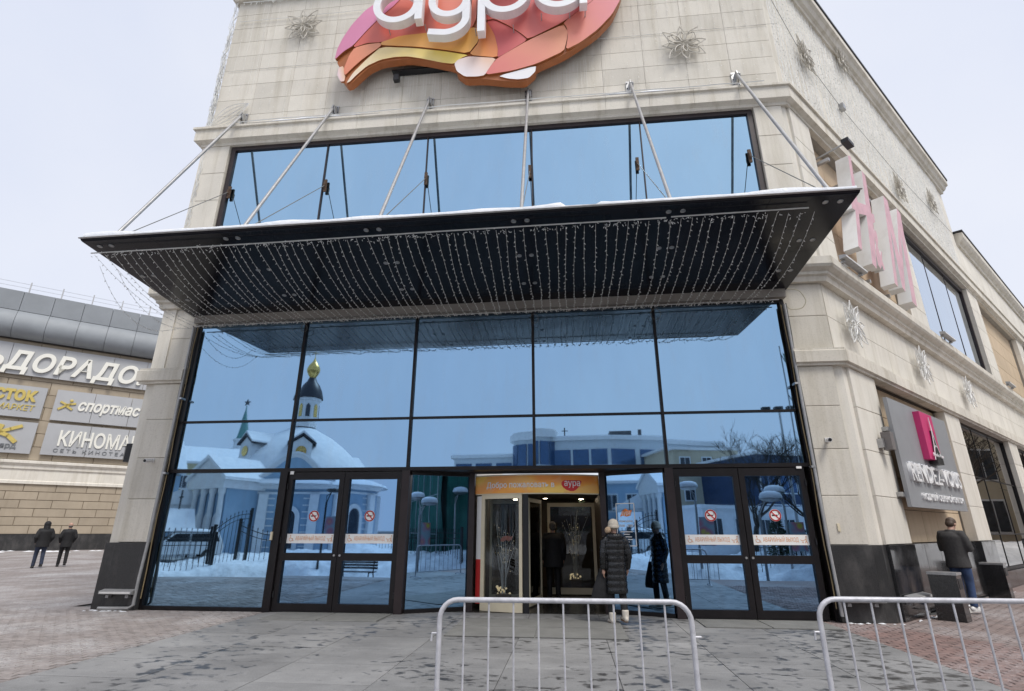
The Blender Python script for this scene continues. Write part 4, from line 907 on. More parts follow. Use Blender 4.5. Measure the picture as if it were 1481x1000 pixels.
# ------------------------------------------------------------------ wire stars and light strings on the walls
def star_mesh(rad, seed=0):
    mb = MB(); rn = random.Random(seed)
    for k in range(8):
        a = 2 * PI * k / 8 + .1; L = rad * (1 if k % 2 else .86)
        for (w, l0, l1, yy) in ((.20, .08, 1.0, -.05), (.11, .12, .62, -.10), (.28, .2, .74, -.02)):
            pts = []
            for i in range(9):
                f = i / 8; pts.append((l0 + (l1 - l0) * f, w * math.sin(PI * f) * (1 - .25 * f)))
            loop = pts + [(x, -y) for x, y in reversed(pts[1:-1])]
            mb.tube([(L * (x * math.cos(a) - y * math.sin(a)), yy - .05 * x, L * (x * math.sin(a) + y * math.cos(a))) for x, y in loop], .012, 4, closed=True)
    mb.tube([(.1 * rad * math.cos(2 * PI * i / 12), -.1, .1 * rad * math.sin(2 * PI * i / 12)) for i in range(12)], .009, 4, closed=True)
    mb.bar((0, -.08, 0), (0, .05, 0), .02, 6)
    me = mb.mesh('wire_star'); return me
MT['ropelight'] = M('dusty_rope_light', (.50, .47, .41), .5, var=.15, scale=9); MT['ropelight_w'] = M('white_rope_light', (.74, .74, .72), .4, var=.1, scale=9)
sm = star_mesh(.62); sm.materials.append(MT['ropelight']); smw = star_mesh(.60, 3); smw.materials.append(MT['ropelight_w'])
for me, pos, rz, lab in ((sm, (-4.98, -.06, 14.62), 0, 'brown wire star ornament on the wall left of the red logo'), (sm, (5.07, -.06, 12.78), 0, 'brown wire star ornament on the wall right of the red logo'),
                     (smw, (*SP(.95, .08), 5.5), A45, 'white wire star on the stone frieze nearest the building corner'), (smw, (*SP(5.5, .08), 5.5), A45, 'white wire star, middle of three on the side frieze'), (smw, (*SP(10.0, .08), 5.5), A45, 'white wire star farthest along the side frieze'),
                     (sm, (*SP(1.9, .08), 13.5), A45, 'wire star high on the side wall nearest the front corner'), (sm, (*SP(5.4, .1), 15.75), A45, 'wire star hanging just under the roof edge of the side wall'), (sm, (*SP(8.5, .08), 12.3), A45, 'wire star low on the upper side wall behind the pink letters'), (sm, (*SP(13.4, .08), 13.9), A45, 'wire star near the far end of the high side wall')):
    o = bpy.data.objects.new('wire_star', me); COL.objects.link(o); o.location = pos; o.rotation_euler = (0, random.uniform(-.1, .1), rz); tag(o, lab, 'ornament', 'wire star ornaments')
ic = MB(); rn = random.Random(21)
for i in range(150):
    s = .25 + i * .105 + rn.uniform(-.03, .03); top = 15.85; bot = 11.35 + rn.uniform(0, .4) if rn.random() < .85 else rn.uniform(12, 13.5)
    n = 14; pts = [(s + rn.uniform(-.02, .02), -.035 - rn.uniform(0, .02), top + (bot - top) * k / n) for k in range(n + 1)]
    ic.tube(pts, .0075, 3, cap=False)
    z = top
    while z > bot:
        z -= rn.uniform(.12, .22); ic.tube([(s, -.04, z), (s + rn.uniform(-.02, .02), -.06, z - .03)], [.011, .004], 3)
o = tag(obj('icicle_lights', ic, MT['ropelight_w'], loc=tuple(C0), rotz=A45), 'dense curtain of white icicle light strings covering the upper side wall', 'string lights'); o['kind'] = 'stuff'
ic = MB()
for i in range(75):
    x = -3.3 + i * .082 + rn.uniform(-.02, .02); top = 12.62 - .0 * abs(x); bot = top - rn.choice((.35, .55, .75, .9))
    ic.tube([(x, -.03, top), (x + rn.uniform(-.015, .015), -.035, bot)], .0035, 3, cap=False); z = top
    while z > bot: z -= rn.uniform(.09, .16); ic.tube([(x, -.03, z), (x + .01, -.05, z - .03)], [.007, .003], 3)
for z, y in ((15.82, -.05), (15.1, -.03)):
    ic.tube([(-7.0 + .5 * i, y - .01, z + rn.uniform(-.015, .015)) for i in range(29)], .016 if z > 15.5 else .008, 4)
ic.tube([(-6.3 + .5 * i, -.28 + rn.uniform(-.01, .01), 11.27 + rn.uniform(-.01, .015)) for i in range(27)], .016, 4)
for i in range(260):
    x = rn.uniform(-7, 7); ic.tube([(x, -.05, 15.8), (x, -.06, 15.8 - rn.uniform(.03, .1))], .006, 3)
for i in range(56):
    x = -6.9 + i * .25 + rn.uniform(-.09, .09); pts = [(x + rn.uniform(-.012, .012), -.02, 15.8 - 4.4 * k / 12) for k in range(13)]; ic.tube(pts[: rn.choice((13, 10, 8, 6))], .0015, 3, cap=False)
    for k in range(16): z = rn.uniform(11.5, 15.7); ic.tube([(x, -.03, z), (x + .012, -.05, z - .035)], [.008, .003], 3)
for i in range(60): x = -7 + i * .24; ic.tube([(x, -.02, 13.3 + rn.uniform(-.006, .006)), (x + .24, -.02, 13.3 + rn.uniform(-.006, .006))], .006, 3)
o = tag(obj('icicle_lights', ic, MT['bulb']), 'short white icicle light strings hanging below the red logo and along the ledge', 'string lights'); o['kind'] = 'stuff'
gb = MB()
for k in range(34):
    pts = [(-7.2 + rn.uniform(-.07, .06), rn.uniform(-.1, .02), 11.3 + 5.0 * i / 22 + rn.uniform(-.1, .1)) for i in range(23)]
    gb.tube(pts[: rn.randint(6, 23)], .007, 3)
for (x0, z0, x1, z1, b) in ((-7.15, 11.35, -6.15, 12.05, .24), (-7.15, 11.35, -6.15, 12.05, .12), (-7.15, 11.35, -6.15, 12.05, 0), (-7.15, 11.35, -6.15, 12.05, -.12), (-7.15, 11.35, -6.15, 12.05, -.22)):
    gb.tube([(x0 + (x1 - x0) * f - .5 * b * math.sin(PI * f), -.1, z0 + (z1 - z0) * f + b * math.sin(PI * f)) for f in [i / 10 for i in range(11)]], .009, 4)
for k in range(20):
    gb.tube([(-7.1 + rn.uniform(-.08, .05), rn.uniform(-.12, 0), z) for z in [8.2 + rn.uniform(0, .3) + .2 * i for i in range(rn.randint(4, 12))]], .004, 3)
o = tag(obj('corner_lights', gb, MT['ropelight_w']), 'tangle of white light wire running up the left edge of the stone wall', 'string lights'); o['kind'] = 'stuff'
# snow lying on ledges
def ledge_snow(label, pts, frame, w, h):
    mb = MB(); n = len(pts); rn = random.Random(len(pts))
    for i, (x, z, k) in enumerate(pts):
        for (o_, hh) in ((-.02, 1), (w * .6, 1), (w, .5), (w + .015, 0)): mb.v.append((x, -o_, z + h * k * hh))
    for i in range(n - 1):
        for j in range(3): mb.f.append((i * 4 + j, i * 4 + 4 + j, i * 4 + 5 + j, i * 4 + 1 + j)); mb.m.append(0)
    return tag(obj('ledge_snow', mb, MT['snow'], loc=frame[0], rotz=frame[1], smooth='all'), label, 'snow')
ledge_snow('snow lying on the left part of the ledge above the upper window', [(-6.0 + i * .1, 11.235, max(0, math.sin(i * .09)) * (1 + .3 * math.sin(i * .9))) for i in range(36)], FR, .25, .1)
ledge_snow('snow lying on the right part of the ledge above the upper window', [(2.2 + i * .1, 11.235, max(0, math.sin(i * .1)) * (1 + .4 * math.sin(i * .7))) for i in range(32)], FR, .25, .09)
# ------------------------------------------------------------------ small fixtures
def cctv(label, loc, rz, white=True):
    th = thing('security_camera', label, 'camera', loc, rz)
    obj('bracket', MB().box(-.03, .03, -.02, .0, -.04, .04).bar((0, -.01, 0), (0, -.09, -.02), .014), MT['white_paint'], th)
    obj('housing', MB().lathe([(.0001, 0), (.035, 0), (.04, .02), (.04, .17), (.0001, .17)], 12, Matrix.Translation((.0, -.05, .0)) @ Matrix.Rotation(R(100), 4, 'X') @ Matrix.Rotation(R(-25), 4, 'Y')), MT['white_paint'], th, smooth=True)
    obj('lens', MB().lathe([(.0001, 0), (.03, 0), (.03, .012), (.0001, .012)], 12, Matrix.Translation((0, -.05, 0)) @ Matrix.Rotation(R(100), 4, 'X') @ Matrix.Rotation(R(-25), 4, 'Y') @ Matrix.Translation((0, 0, .168))), MT['black_metal'], th)
cctv('white bullet camera on the right stone pilaster', (6.62, -.12, 3.0), R(10)); cctv('white bullet camera on the left stone pilaster', (-6.62, -.12, 2.78), R(20))
th = thing('wall_lamp', 'grey box lamp on the side wall beside the shop sign', 'lamp', (*SP(.92, .12), 3.05), A45)
obj('lamp_body', MB().box(-.02, .16, -.22, -.06, -.16, .18), M('grey_lamp', (.17, .155, .15), .5), th); obj('bracket', MB().box(-.1, .0, -.1, .0, -.12, .05), MT['steel'], th)
th = thing('wall_lamp', 'grey box lamp hanging behind the left stone pilaster', 'lamp', (-7.2, .1, 3.0)); obj('lamp_body', MB().box(-.2, -.04, -.1, .1, -.22, .16), MT['black_metal'], th); obj('bracket', MB().box(-.06, .1, -.03, .03, -.02, .02), MT['steel'], th)
def light_bar(label, loc, rz, L, group=None):
    th = thing('light_bar', label, 'floodlight', loc, rz, group); obj('housing', MB().prism([(-.02, 0), (-.15, .02), (-.15, .07), (-.02, .1)], 0, L, 'yz').box(.1, .16, -.08, .0, -.05, .0).box(L - .16, L - .1, -.08, 0, -.05, 0), MT['rod'], th); obj('lens_strip', MB().box(.02, L - .02, -.155, -.15, .03, .06), MT['acrylic'], th)
light_bar('long grey light bar at the foot of the left pilaster', (-6.98, -.16, .27), 0, .66); light_bar('long grey light bar at the foot of the right pilaster', (6.30, -.16, .30), 0, .68); light_bar('grey light bar on the side plinth near the corner', (*SP(.25, .16), .30), A45, 1.0)
light_bar('light bar lying on the cornice under the pink letters', (*SP(.35, .3), 6.74), A45, 1.2); light_bar('light bar on the cornice below the side window', (*SP(7.4, .3), 6.74), A45, 1.1); light_bar('light bar on the cornice far along the side wing', (*SP(15.9, .3), 6.74), A45, 1.1)
th = thing('flood_lamp', 'dark floodlight on a bracket above the pink letters', 'floodlight', (*SP(1.3, .1), 9.9), A45); obj('arm', MB().bar((0, .1, 0), (0, -.55, .05), .022), MT['steel'], th); obj('lamp_head', MB().box(-.16, .2, -.7, -.55, -.02, .08), MT['black_metal'], th)
th = thing('flood_lamp', 'small grey floodlight high on the upper side wall', 'floodlight', (*SP(4.3, .02), 13.2), A45); obj('lamp_head', MB().box(-.1, .1, -.16, -.03, -.08, .1), MT['steel'], th); obj('arm', MB().bar((0, -.05, 0), (0, .03, 0), .02), MT['steel'], th)
tag(obj('wall_cable', MB().tube([(.35, -.07, 14.6), (2, -.07, 13.6), (4.3, -.08, 13.25), (9, -.07, 13.2), (16.5, -.07, 13.6)], .006, 4), MT['wire_dark'], loc=tuple(C0), rotz=A45), 'thin dark cable strung along the upper side wall', 'cable')
tag(obj('outlet_box', MB().box(6.52, 6.56, -.14, -.12, 1.42, 1.55), MT['cream']), 'small beige outlet plate low on the right stone pilaster', 'outlet')
# granite bins by the side wall
def bin_(label, s, o_):
    p = SP(s, o_); th = thing('litter_bin', label, 'bin', (p[0], p[1], 0), A45, 'granite litter bins')
    obj('body', MB().box(-.15, .15, -.2, .2, 0, .72), MT['granite_black'], th); obj('rim', MB().box(-.16, .16, -.21, .21, .72, .76), MT['steel'], th); obj('slot', MB().box(-.1, .1, -.206, -.199, .5, .66), MT['black_metal'], th)
bin_('black granite litter bin in front of the standing man', 1.0, .62); bin_('black granite litter bin beyond the standing man', 5.5, .45)
# ================================================================== CROWD BARRIERS
MT['barrier'] = M('lilac_grey_enamel', (.52, .52, .555), .42, .1, var=.16, scale=14, bump=.25, bscale=30)
def barrier(label, x0, x1, y, rot=0.0, z=0.0, H=.945, mat=None, group='crowd barriers', bars=9):
    L = x1 - x0; th = thing('crowd_barrier', label, 'barrier', (x0, y, z), rot, group); m = mat or MT['barrier']; r = .13
    pts = [(0, 0, .04)] + [(0, 0, H - r)] + [(r - r * math.cos(a), 0, H - r + r * math.sin(a)) for a in [PI / 2 * i / 6 for i in range(1, 7)]]
    pts += [(L - r + r * math.sin(a), 0, H - r + r * math.cos(a)) for a in [PI / 2 * i / 6 for i in range(0, 7)]] + [(L, 0, .04)]
    obj('frame', MB().tube(pts, .0185, 10), m, th, smooth=True)
    obj('rail', MB().bar((0, 0, .16), (L, 0, .16), .0145, 8), m, th, smooth=True)
    for i in range(bars):
        x = L * (i + 1) / (bars + 1); o = obj('bar', MB().bar((0, 0, .16), (0, 0, H - .01), .0075, 6) if i == 0 else bar_me, m, th, loc=(x, 0, 0), smooth=True)
        if i == 0: bar_me = o.data
    for x, s in ((0, -1), (L, 1)):
        obj('hook', MB().tube([(x, 0, H - .22), (x + s * .05, 0, H - .22), (x + s * .055, 0, H - .27 if s < 0 else H - .22)], .008, 6), m, th)
        obj('foot', MB().tube([(x, -.28, .012), (x, -.2, .04), (x, .2, .04), (x, .28, .012)], .014, 6), m, th)
barrier('lilac-grey tubular crowd barrier in the middle before the revolving door', .93, 2.72, -6.2, R(1.5)); barrier('lilac-grey tubular crowd barrier at the right edge of the apron', 3.70, 5.6, -5.85, R(1.0))

# ================================================================== LEFT BUILDING
LA = R(42)
lbg = thing('retail_building', 'beige tiled retail building with curved grey metal roof edge and sign panels at left', 'building', (-36.985, 28.897, 0), LA)
MT['tile'] = stone_mat('beige_tile', (.43, .365, .28), rnd=.13, streak=.2, pit=.2); MT['tile_joint'] = M('tile_joint', (.22, .18, .13), .9)
MT['metal_roof'] = M('grey_roof_sheet', (.245, .265, .285), .6, .1, var=.08, scale=.8, rnd=.06); MT['metal_dark'] = M('dark_seam', (.08, .08, .085), .5, .3)
MT['panel'] = M('light_grey_panel', (.42, .43, .445), .5, var=.05, scale=.6, rnd=.05)
wl_ = obj('wall', MB().box(-45, 30, .05, 12, 0, 16.2), MT['tile_joint'], lbg)
def tile_rows(u0, u1, z0, z1, w, h):
    n = round((z1 - z0) / h); h = (z1 - z0) / n
    for j in range(n):
        u = u0 - (w / 2 if j % 2 else 0)
        while u < u1:
            piece('wall_tile', u + .02, u + w - .02, 0, .08, z0 + j * h + .02, z0 + (j + 1) * h - .02, MT['tile'], wl_, .01); u += w
tile_rows(-9.5, 5.5, 1.15, 4.8, 1.9, .61)
tile_rows(-9.5, 5.5, 6.5, 15.7, 2.6, 1.02)
obj('plinth', MB().box(-45, 30, -.08, .1, 0, 1.15), MT['granite_dusty'], lbg)
ct = obj('string_course', MB().prism([(.06, 4.75), (-.12, 4.75), (-.12, 4.95), (-.06, 5.0), (-.06, 5.75), (-.16, 5.85), (-.16, 6.05), (-.34, 6.25), (-.34, 6.42), (.06, 6.5)], -45, 30, 'yz'), MT['stone_side'], lbg)
rf = obj('roof', MB().box(-45, 30, -.2, 8, 15.75, 19.4), MT['metal_dark'], lbg)
prof = [(-.35, 15.75), (-.75, 15.86), (-1.05, 16.12), (-1.2, 16.5), (-1.2, 16.9), (-1.08, 17.35), (-.85, 17.75), (-.7, 17.88)]
for i in range(11):
    u = -14.0 + i * 1.95
    mb = MB(); mb.v = [(x, y, z) for x in (u + .012, u + 1.938) for y, z in prof] + [(x, 0, z) for x in (u + .012, u + 1.938) for y, z in prof]; n = len(prof)
    mb.f = [(k, k + 1, n + k + 1, n + k) for k in range(n - 1)] + [(2 * n + k, 2 * n + k + 1, k + 1, k) for k in range(n - 1)] + [(n + k, n + k + 1, 3 * n + k + 1, 3 * n + k) for k in range(n - 1)]; mb.m = [0] * len(mb.f)
    obj('roof_sheet', mb, MT['metal_roof'], rf, smooth=True); obj('roof_sheet', MB().box(u + .015, u + 1.935, -.66, -.1, 17.93, 19.55), MT['metal_roof'], rf)
rl = obj('railing', MB().bar((-45, -.3, 20.35), (30, -.3, 20.35), .012, 4).bar((-45, -.3, 20.0), (30, -.3, 20.0), .012, 4), MT['steel'], lbg)
for i in range(9): piece('post', -12.2 + i * 2.05, -12.12 + i * 2.05, -.34, -.26, 19.5, 20.55, MT['steel'], rl)
t = NT('ivory_letter'); t.color((.80, .79, .72)); t.set('Roughness', .45); MT['ivory'] = t.mat
MT['gold_letter'] = M('mustard_letter', (.56, .44, .12), .45, var=.08); MT['grey_letter'] = M('grey_letter', (.16, .17, .18), .5)
def lsign(name, label, u0, u1, z0, z1, seams):
    th = thing(name, label, 'sign', (-36.985, 28.897, 0), LA)
    e = [u0] + seams + [u1]
    for a, b in zip(e[:-1], e[1:]): piece('panel', a + .015, b - .015, -.28, -.12, z0, z1, MT['panel'], th)
    return th
th = lsign('sign_panel', 'long grey sign panel with huge ivory italic letters below the curved roof', -12.5, 5.0, 12.92, 15.38, [-9.2, -5.9, -2.66, .6, 3.0])
sign_text(th, 'ЭЛЬДОРАДО.', -10.1, -.46, 13.3, 12.9, 1.42, .08, MT['ivory'], shear=.22, offset=.03, spacing=1.06)
th = lsign('sign_panel', 'grey sign panel with mustard letters in the upper left of the block', -10.5, -3.08, 9.66, 12.1, [-6.7])
sign_text(th, 'восток', -7.35, -.38, 10.95, 3.75, .98, .05, MT['gold_letter'], offset=.04); sign_text(th, 'ГИПЕРМАРКЕТ', -7.6, -.33, 10.18, 4.05, .42, .03, MT['gold_letter'], shear=.1, offset=.01)
th = lsign('sign_panel', 'grey sign panel with a big mustard K at lower left', -10.5, -3.06, 6.94, 9.32, [-6.7])
kk = MB(); 
for pts, w in (([(-5.35, 7.95), (-5.1, 8.95)], .3), ([(-5.2, 8.4), (-4.55, 8.7), (-3.95, 8.98)], .24), ([(-5.1, 8.38), (-4.6, 8.2), (-4.1, 7.75)], .28)): strip(kk, pts, w, -.38, .09)
obj('letter', kk, MT['gold_letter'], th); sign_text(th, 'бильярд', -6.15, -.33, 7.3, 2.2, .36, .03, MT['grey_letter'], offset=.02)
th = lsign('sign_panel', 'grey sign panel with a small star man and slanted white letters', -2.5, 5.0, 9.66, 12.1, [0.0, 2.5])
sign_text(th, 'спортмастер', -.95, -.36, 10.6, 5.6, .85, .05, MT['ivory'], shear=.22, offset=.03)
im = MB(); strip(im, [(-2.15, 10.55), (-1.75, 10.85), (-1.45, 11.05)], .16, -.36, .07); strip(im, [(-2.1, 11.15), (-1.7, 10.95), (-1.15, 11.1)], .14, -.36, .07); strip(im, [(-1.7, 10.85), (-1.3, 10.6)], .15, -.36, .07); im.ball((-1.45, -.32, 11.3), .12, .05, .12, 10, 6); obj('emblem', im, MT['gold_letter'], th)
th = lsign('sign_panel', 'grey sign panel with bold white capitals at lower right', -2.5, 5.0, 6.96, 9.4, [0.25, 2.8])
sign_text(th, 'КИНОМАКС', -1.6, -.36, 7.72, 6.1, 1.12, .06, MT['ivory'], offset=.02); sign_text(th, 'СЕТЬ КИНОТЕАТРОВ', -1.75, -.32, 7.2, 6.2, .26, .02, MT['grey_letter'], spacing=1.4)

# ================================================================== PEOPLE
def remesh(mb, voxel, smooth=4, name='body'):
    me = mb.mesh(name); fix_normals(me); o = bpy.data.objects.new('tmp', me); COL.objects.link(o)
    r = o.modifiers.new('r', 'REMESH'); r.mode = 'VOXEL'; r.voxel_size = voxel; r.use_smooth_shade = True
    if smooth: s = o.modifiers.new('s', 'SMOOTH'); s.iterations = smooth; s.factor = .5
    out = bpy.data.meshes.new_from_object(o.evaluated_get(bpy.context.evaluated_depsgraph_get())); bpy.data.objects.remove(o); out.name = name
    out.polygons.foreach_set('use_smooth', [True] * len(out.polygons)); return out
MT['skin'] = M('skin', (.46, .28, .21), .5, var=.06); MT['hair_brown'] = M('brown_hair', (.07, .045, .03), .55, var=.3, scale=40); MT['hair_grey'] = M('grey_hair', (.12, .11, .10), .6, var=.3, scale=40)
MT['black_cloth'] = M('black_cloth', (.010, .010, .012), .75, var=.3, scale=25, bump=.8, bscale=11); MT['charcoal'] = M('charcoal_wool', (.048, .046, .046), .85, var=.2, scale=30, bump=.8, bscale=10)
MT['jeans'] = M('blue_jeans', (.035, .065, .15), .8, var=.4, scale=6, bump=.8, bscale=14); MT['dark_jeans'] = M('dark_jeans', (.025, .035, .065), .8, var=.35, scale=8, bump=.3)
MT['puffer'] = M('black_puffer_nylon', (.008, .0085, .010), .27, var=.3, scale=14, bump=.3, bscale=16); MT['knit'] = M('cream_knit', (.62, .56, .47), .9, var=.12, scale=30, bump=.8, bscale=70); MT['fur'] = M('beige_fur', (.50, .36, .24), .9, var=.3, scale=60, bump=1.0, bscale=120)
MT['white_shoe'] = M('white_leather', (.70, .69, .67), .5, var=.06); MT['boot'] = M('cream_boot', (.62, .57, .50), .7, var=.1); MT['sole'] = M('brown_sole', (.20, .115, .06), .7); MT['shoe_black'] = M('black_shoe', (.015, .014, .014), .4); MT['pale_coat'] = M('pale_coat', (.45, .40, .33), .8, var=.1)
def person(label, loc, rz, H=1.75, coat=None, coat_len=.75, coat_mat=None, leg_mat=None, shoe_mat=None, head='hair', head_mat=None, stride=.0, arms='down', puffer=False, bow=0.0, boots=False, bulk=1.0, group=None, hem=1.0, sway=0.0):
    th = thing('person', label, 'person', loc, rz, group); S = H / 1.75; K = Matrix.Diagonal((S, S, S, 1))
    hipz, kz, az = .93, .50, .09
    st = stride
    legs = [(-1, st), (1, -st)]
    J = []
    for sx, f in legs:
        hip = Vector((.095 * sx, 0, hipz)); ank = Vector((.10 * sx, f * .5, az + (.05 if f < -.01 else 0))); kn = (hip + ank) / 2 + Vector((0, .03 + abs(f) * .12, .02)); J.append((sx, hip, kn, ank))
    A = []
    for sx in (-1, 1):
        sh = Vector((.185 * sx, 0, 1.41))
        if arms == 'down': el = Vector((.235 * sx, -.03, 1.13)); wr = Vector((.24 * sx, .06, .89))
        elif arms == 'phone': el = Vector((.25 * sx, .03, 1.14)); wr = Vector((.07 * sx, .26, 1.20))
        elif arms == 'pockets': el = Vector((.265 * sx, -.07, 1.15)); wr = Vector((.20 * sx, .09, .95))
        elif arms == 'bag': el = Vector((.245 * sx, -.04, 1.14)); wr = Vector((.235 * sx, .05 if sx > 0 else .0, .90))
        else: el = Vector((.235 * sx, -.05 * sx, 1.13)); wr = Vector((.24 * sx, .10 * -sx + .05, .90))
        A.append((sx, sh, el, wr))
    hc = Vector((0, .02 + bow * .12, 1.625 - bow * .05))
    HM = Matrix.Translation(hc) @ Matrix.Rotation(-bow, 4, 'X') @ Matrix.Translation(-hc)
    b = MB()
    b.loft([(0, 0, .90, .155, .11), (0, 0, 1.0, .165, .115), (0, 0, 1.15, .14, .10), (0, 0, 1.30, .17, .115), (0, 0, 1.41, .17, .10), (0, .0, 1.46, .08, .07)], 14, K)
    b.tube([K @ Vector((0, -.005, 1.42)), K @ Vector((0, .01 + bow * .05, 1.50)), K @ hc], [.062 * S, .056 * S, .055 * S], 12)
    b.ball(hc + Vector((0, -.008, .03)), .077, .094, .092, 16, 12, K @ HM); b.ball(hc + Vector((0, .022, -.045)), .058, .072, .075, 14, 10, K @ HM)
    b.ball(hc + Vector((0, .102, -.012)), .013, .022, .024, 8, 6, K @ HM); b.ball(hc + Vector((0, .088, -.062)), .024, .012, .010, 8, 6, K @ HM)
    for sx in (-1, 1): b.ball(hc + Vector((.079 * sx, -.005, -.005)), .010, .020, .032, 8, 6, K @ HM); b.ball(hc + Vector((.03 * sx, .083, .018)), .016, .012, .010, 8, 6, K @ HM)
    for sx, hip, kn, an in J: b.tube([K @ hip, K @ kn, K @ an, K @ (an + Vector((0, .02, -.05)))], [.082 * S, .055 * S, .038 * S, .035 * S], 10); b.tube([K @ (an + Vector((0, -.02, -.05))), K @ (an + Vector((0, .15, -.065)))], [.035 * S, .03 * S], 8)
    for sx, sh, el, wr in A:
        b.tube([K @ sh, K @ el, K @ wr], [.048 * S, .038 * S, .026 * S], 10)
        d_ = (wr - el).normalized(); side = Vector((0, 1, 0)) if abs(d_.z) > .6 else Vector((0, 0, 1)); side = (side - d_ * side.dot(d_)).normalized(); nrm = d_.cross(side)
        palm = wr + d_ * .05; b.tube([K @ wr, K @ palm, K @ (palm + d_ * .03)], [.024 * S, .033 * S, .028 * S], 8)
        for q, L in zip((-.027, -.009, .009, .026), (.068, .078, .075, .058)):
            r0 = palm + d_ * .03 + side * q; b.tube([K @ r0, K @ (r0 + d_ * L * .5), K @ (r0 + d_ * L * .9 - nrm * sx * .02)], [.0095 * S, .009 * S, .008 * S], 6)
        r0 = palm - d_ * .02 + side * .03; b.tube([K @ r0, K @ (r0 + side * .025 + d_ * .03), K @ (r0 + side * .03 + d_ * .06)], [.011 * S, .010 * S, .008 * S], 6)
    me = remesh(b, .0125 * S, 2); me.materials.append(MT['skin']); obj('body', me, None, th, fix=False)
    tr = MB(); tr.loft([(0, 0, .86, .165, .13), (0, 0, .96, .165, .125), (0, 0, 1.03, .155, .115)], 14, K)
    for sx, hip, kn, an in J: tr.tube([K @ hip, K @ hip.lerp(kn, .5), K @ kn, K @ kn.lerp(an, .55), K @ (an + Vector((0, .0, -.02)))], [.10 * S, .09 * S, .073 * S, .066 * S, .062 * S], 12)
    me = remesh(tr, .014 * S, 3, 'trousers'); me.materials.append(leg_mat); obj('trousers', me, None, th, fix=False)
    for sx, hip, kn, an in J:
        sh_ = MB(); f0 = K @ (an + Vector((0, 0, -az + .0))); bz = an.z - .09
        sh_.loft([(0, 0, .012, .045, .0), ], 3) if False else None
        for (y0, rr, h) in ((-.05, .042, .075), (.02, .045, .085), (.09, .047, .07), (.15, .043, .055)): sh_.ball((an.x, an.y + y0, bz + h * .55), rr, .065, h * .62, 10, 8, K)
        if boots: sh_.tube([K @ Vector((an.x, an.y - .02, bz + .06)), K @ Vector((an.x, an.y - .02, bz + .19))], [.058 * S, .062 * S], 12)
        me = remesh(sh_, .011 * S, 3, 'shoe'); me.materials.append(shoe_mat)
        so = obj('shoe', me, None, th, fix=False)
        sl = MB().loft([(an.x, an.y + .045, bz + .0, .046, .145), (an.x, an.y + .045, bz + .028, .048, .148)], 14, K); obj('sole', sl, MT['sole'] if boots else (MT['white_shoe'] if shoe_mat is MT['white_shoe'] else MT['black_print']), so)
    # coat
    c = MB(); zb = coat_len; rg = []; n = 40 if puffer else 16
    for i in range(n + 1):
        z = zb + (1.45 - zb) * i / n
        if z > 1.02: f = (z - 1.02) / .43; rx, ry = (.185 + .03 * f, .15 + .008 * f)
        else: f = (1.02 - z) / .45; rx, ry = (.185 + .028 * f * hem, .15 + .04 * f * hem)
        if z > 1.36: g_ = (z - 1.36) / .09; rx -= .09 * g_ ** 1.5; ry -= .05 * g_ ** 1.5
        rx *= bulk; ry *= bulk
        if puffer: w = abs(math.sin((z - zb) / .105 * PI)); rx += -.010 + .014 * w ** .7; ry += -.010 + .014 * w ** .7
        rg.append((sway * (1.2 - z) , -.0, z, rx, ry))
    c.loft(rg, 22, K)
    for sx, sh, el, wr in A:
        m_ = 22 if puffer else 8; P, Q = [], []
        for i in range(m_ + 1):
            f = i / m_; p = sh.lerp(el, f * 2) if f < .5 else el.lerp(wr, f * 2 - 1); P.append(K @ p); r_ = (.078 - .026 * f) * bulk
            if puffer: r_ += -.006 + .008 * abs(math.sin(f * 6 * PI)) ** .6
            Q.append(r_ * S)
        c.tube([K @ Vector((.09 * sx, 0, 1.40))] + P, [.085 * S * bulk] + Q, 12)
    c.tube([K @ Vector((0, 0, 1.42)), K @ Vector((0, .0, 1.50 if head != 'hood' else 1.47))], [.095 * S, .08 * S], 12)
    if puffer:  # hood lying on the back
        for a in range(9):
            w = PI * (a / 8); c.ball((.115 * math.cos(w), -.02 - .10 * math.sin(w), 1.475 - .02 * math.sin(w)), .055, .06, .065, 10, 6, K)
    me = remesh(c, (.009 if puffer else .014) * S, 1 if puffer else 3, 'coat'); me.materials.append(coat_mat); obj('coat', me, None, th, fix=False)
    if head == 'beanie':
        h_ = MB().ball(hc + Vector((0, -.012, .045)), .098, .112, .105, 18, 12, K @ HM).lathe([(.085, -.02), (.103, -.02), (.107, .02), (.09, .03)], 20, K @ HM @ Matrix.Translation(hc + Vector((0, -.012, .0))) @ Matrix.Diagonal((1, 1.13, 1, 1)))
        me = remesh(h_, .009 * S, 2, 'hat'); me.materials.append(head_mat); hat = obj('hat', me, None, th, fix=False); obj('pompom', MB().ball(hc + Vector((-.125, -.06, -.055)), .06, .06, .06, 12, 8, K), MT['fur'], hat, smooth='all')
    elif head == 'hood':
        h_ = MB().ball(hc + Vector((0, -.025, .025)), .115, .125, .125, 16, 12, K @ HM).tube([K @ Vector((0, -.02, 1.42)), K @ (hc + Vector((0, -.03, -.03)))], [.12 * S, .11 * S], 12)
        me = remesh(h_, .012 * S, 2, 'hood'); me.materials.append(coat_mat); obj('hood', me, None, th, fix=False)
    elif head == 'hair' or head == 'cap':
        h_ = MB().ball(hc + Vector((0, -.02, .045)), .086, .094, .088, 16, 12, K @ HM).ball(hc + Vector((0, -.045, -.01)), .078, .066, .075, 14, 10, K @ HM)
        me = remesh(h_, .010 * S, 1, 'hair' if head == 'hair' else 'hat'); me.materials.append(head_mat); obj('hair' if head == 'hair' else 'hat', me, None, th, fix=False)
    elif head == 'thin':
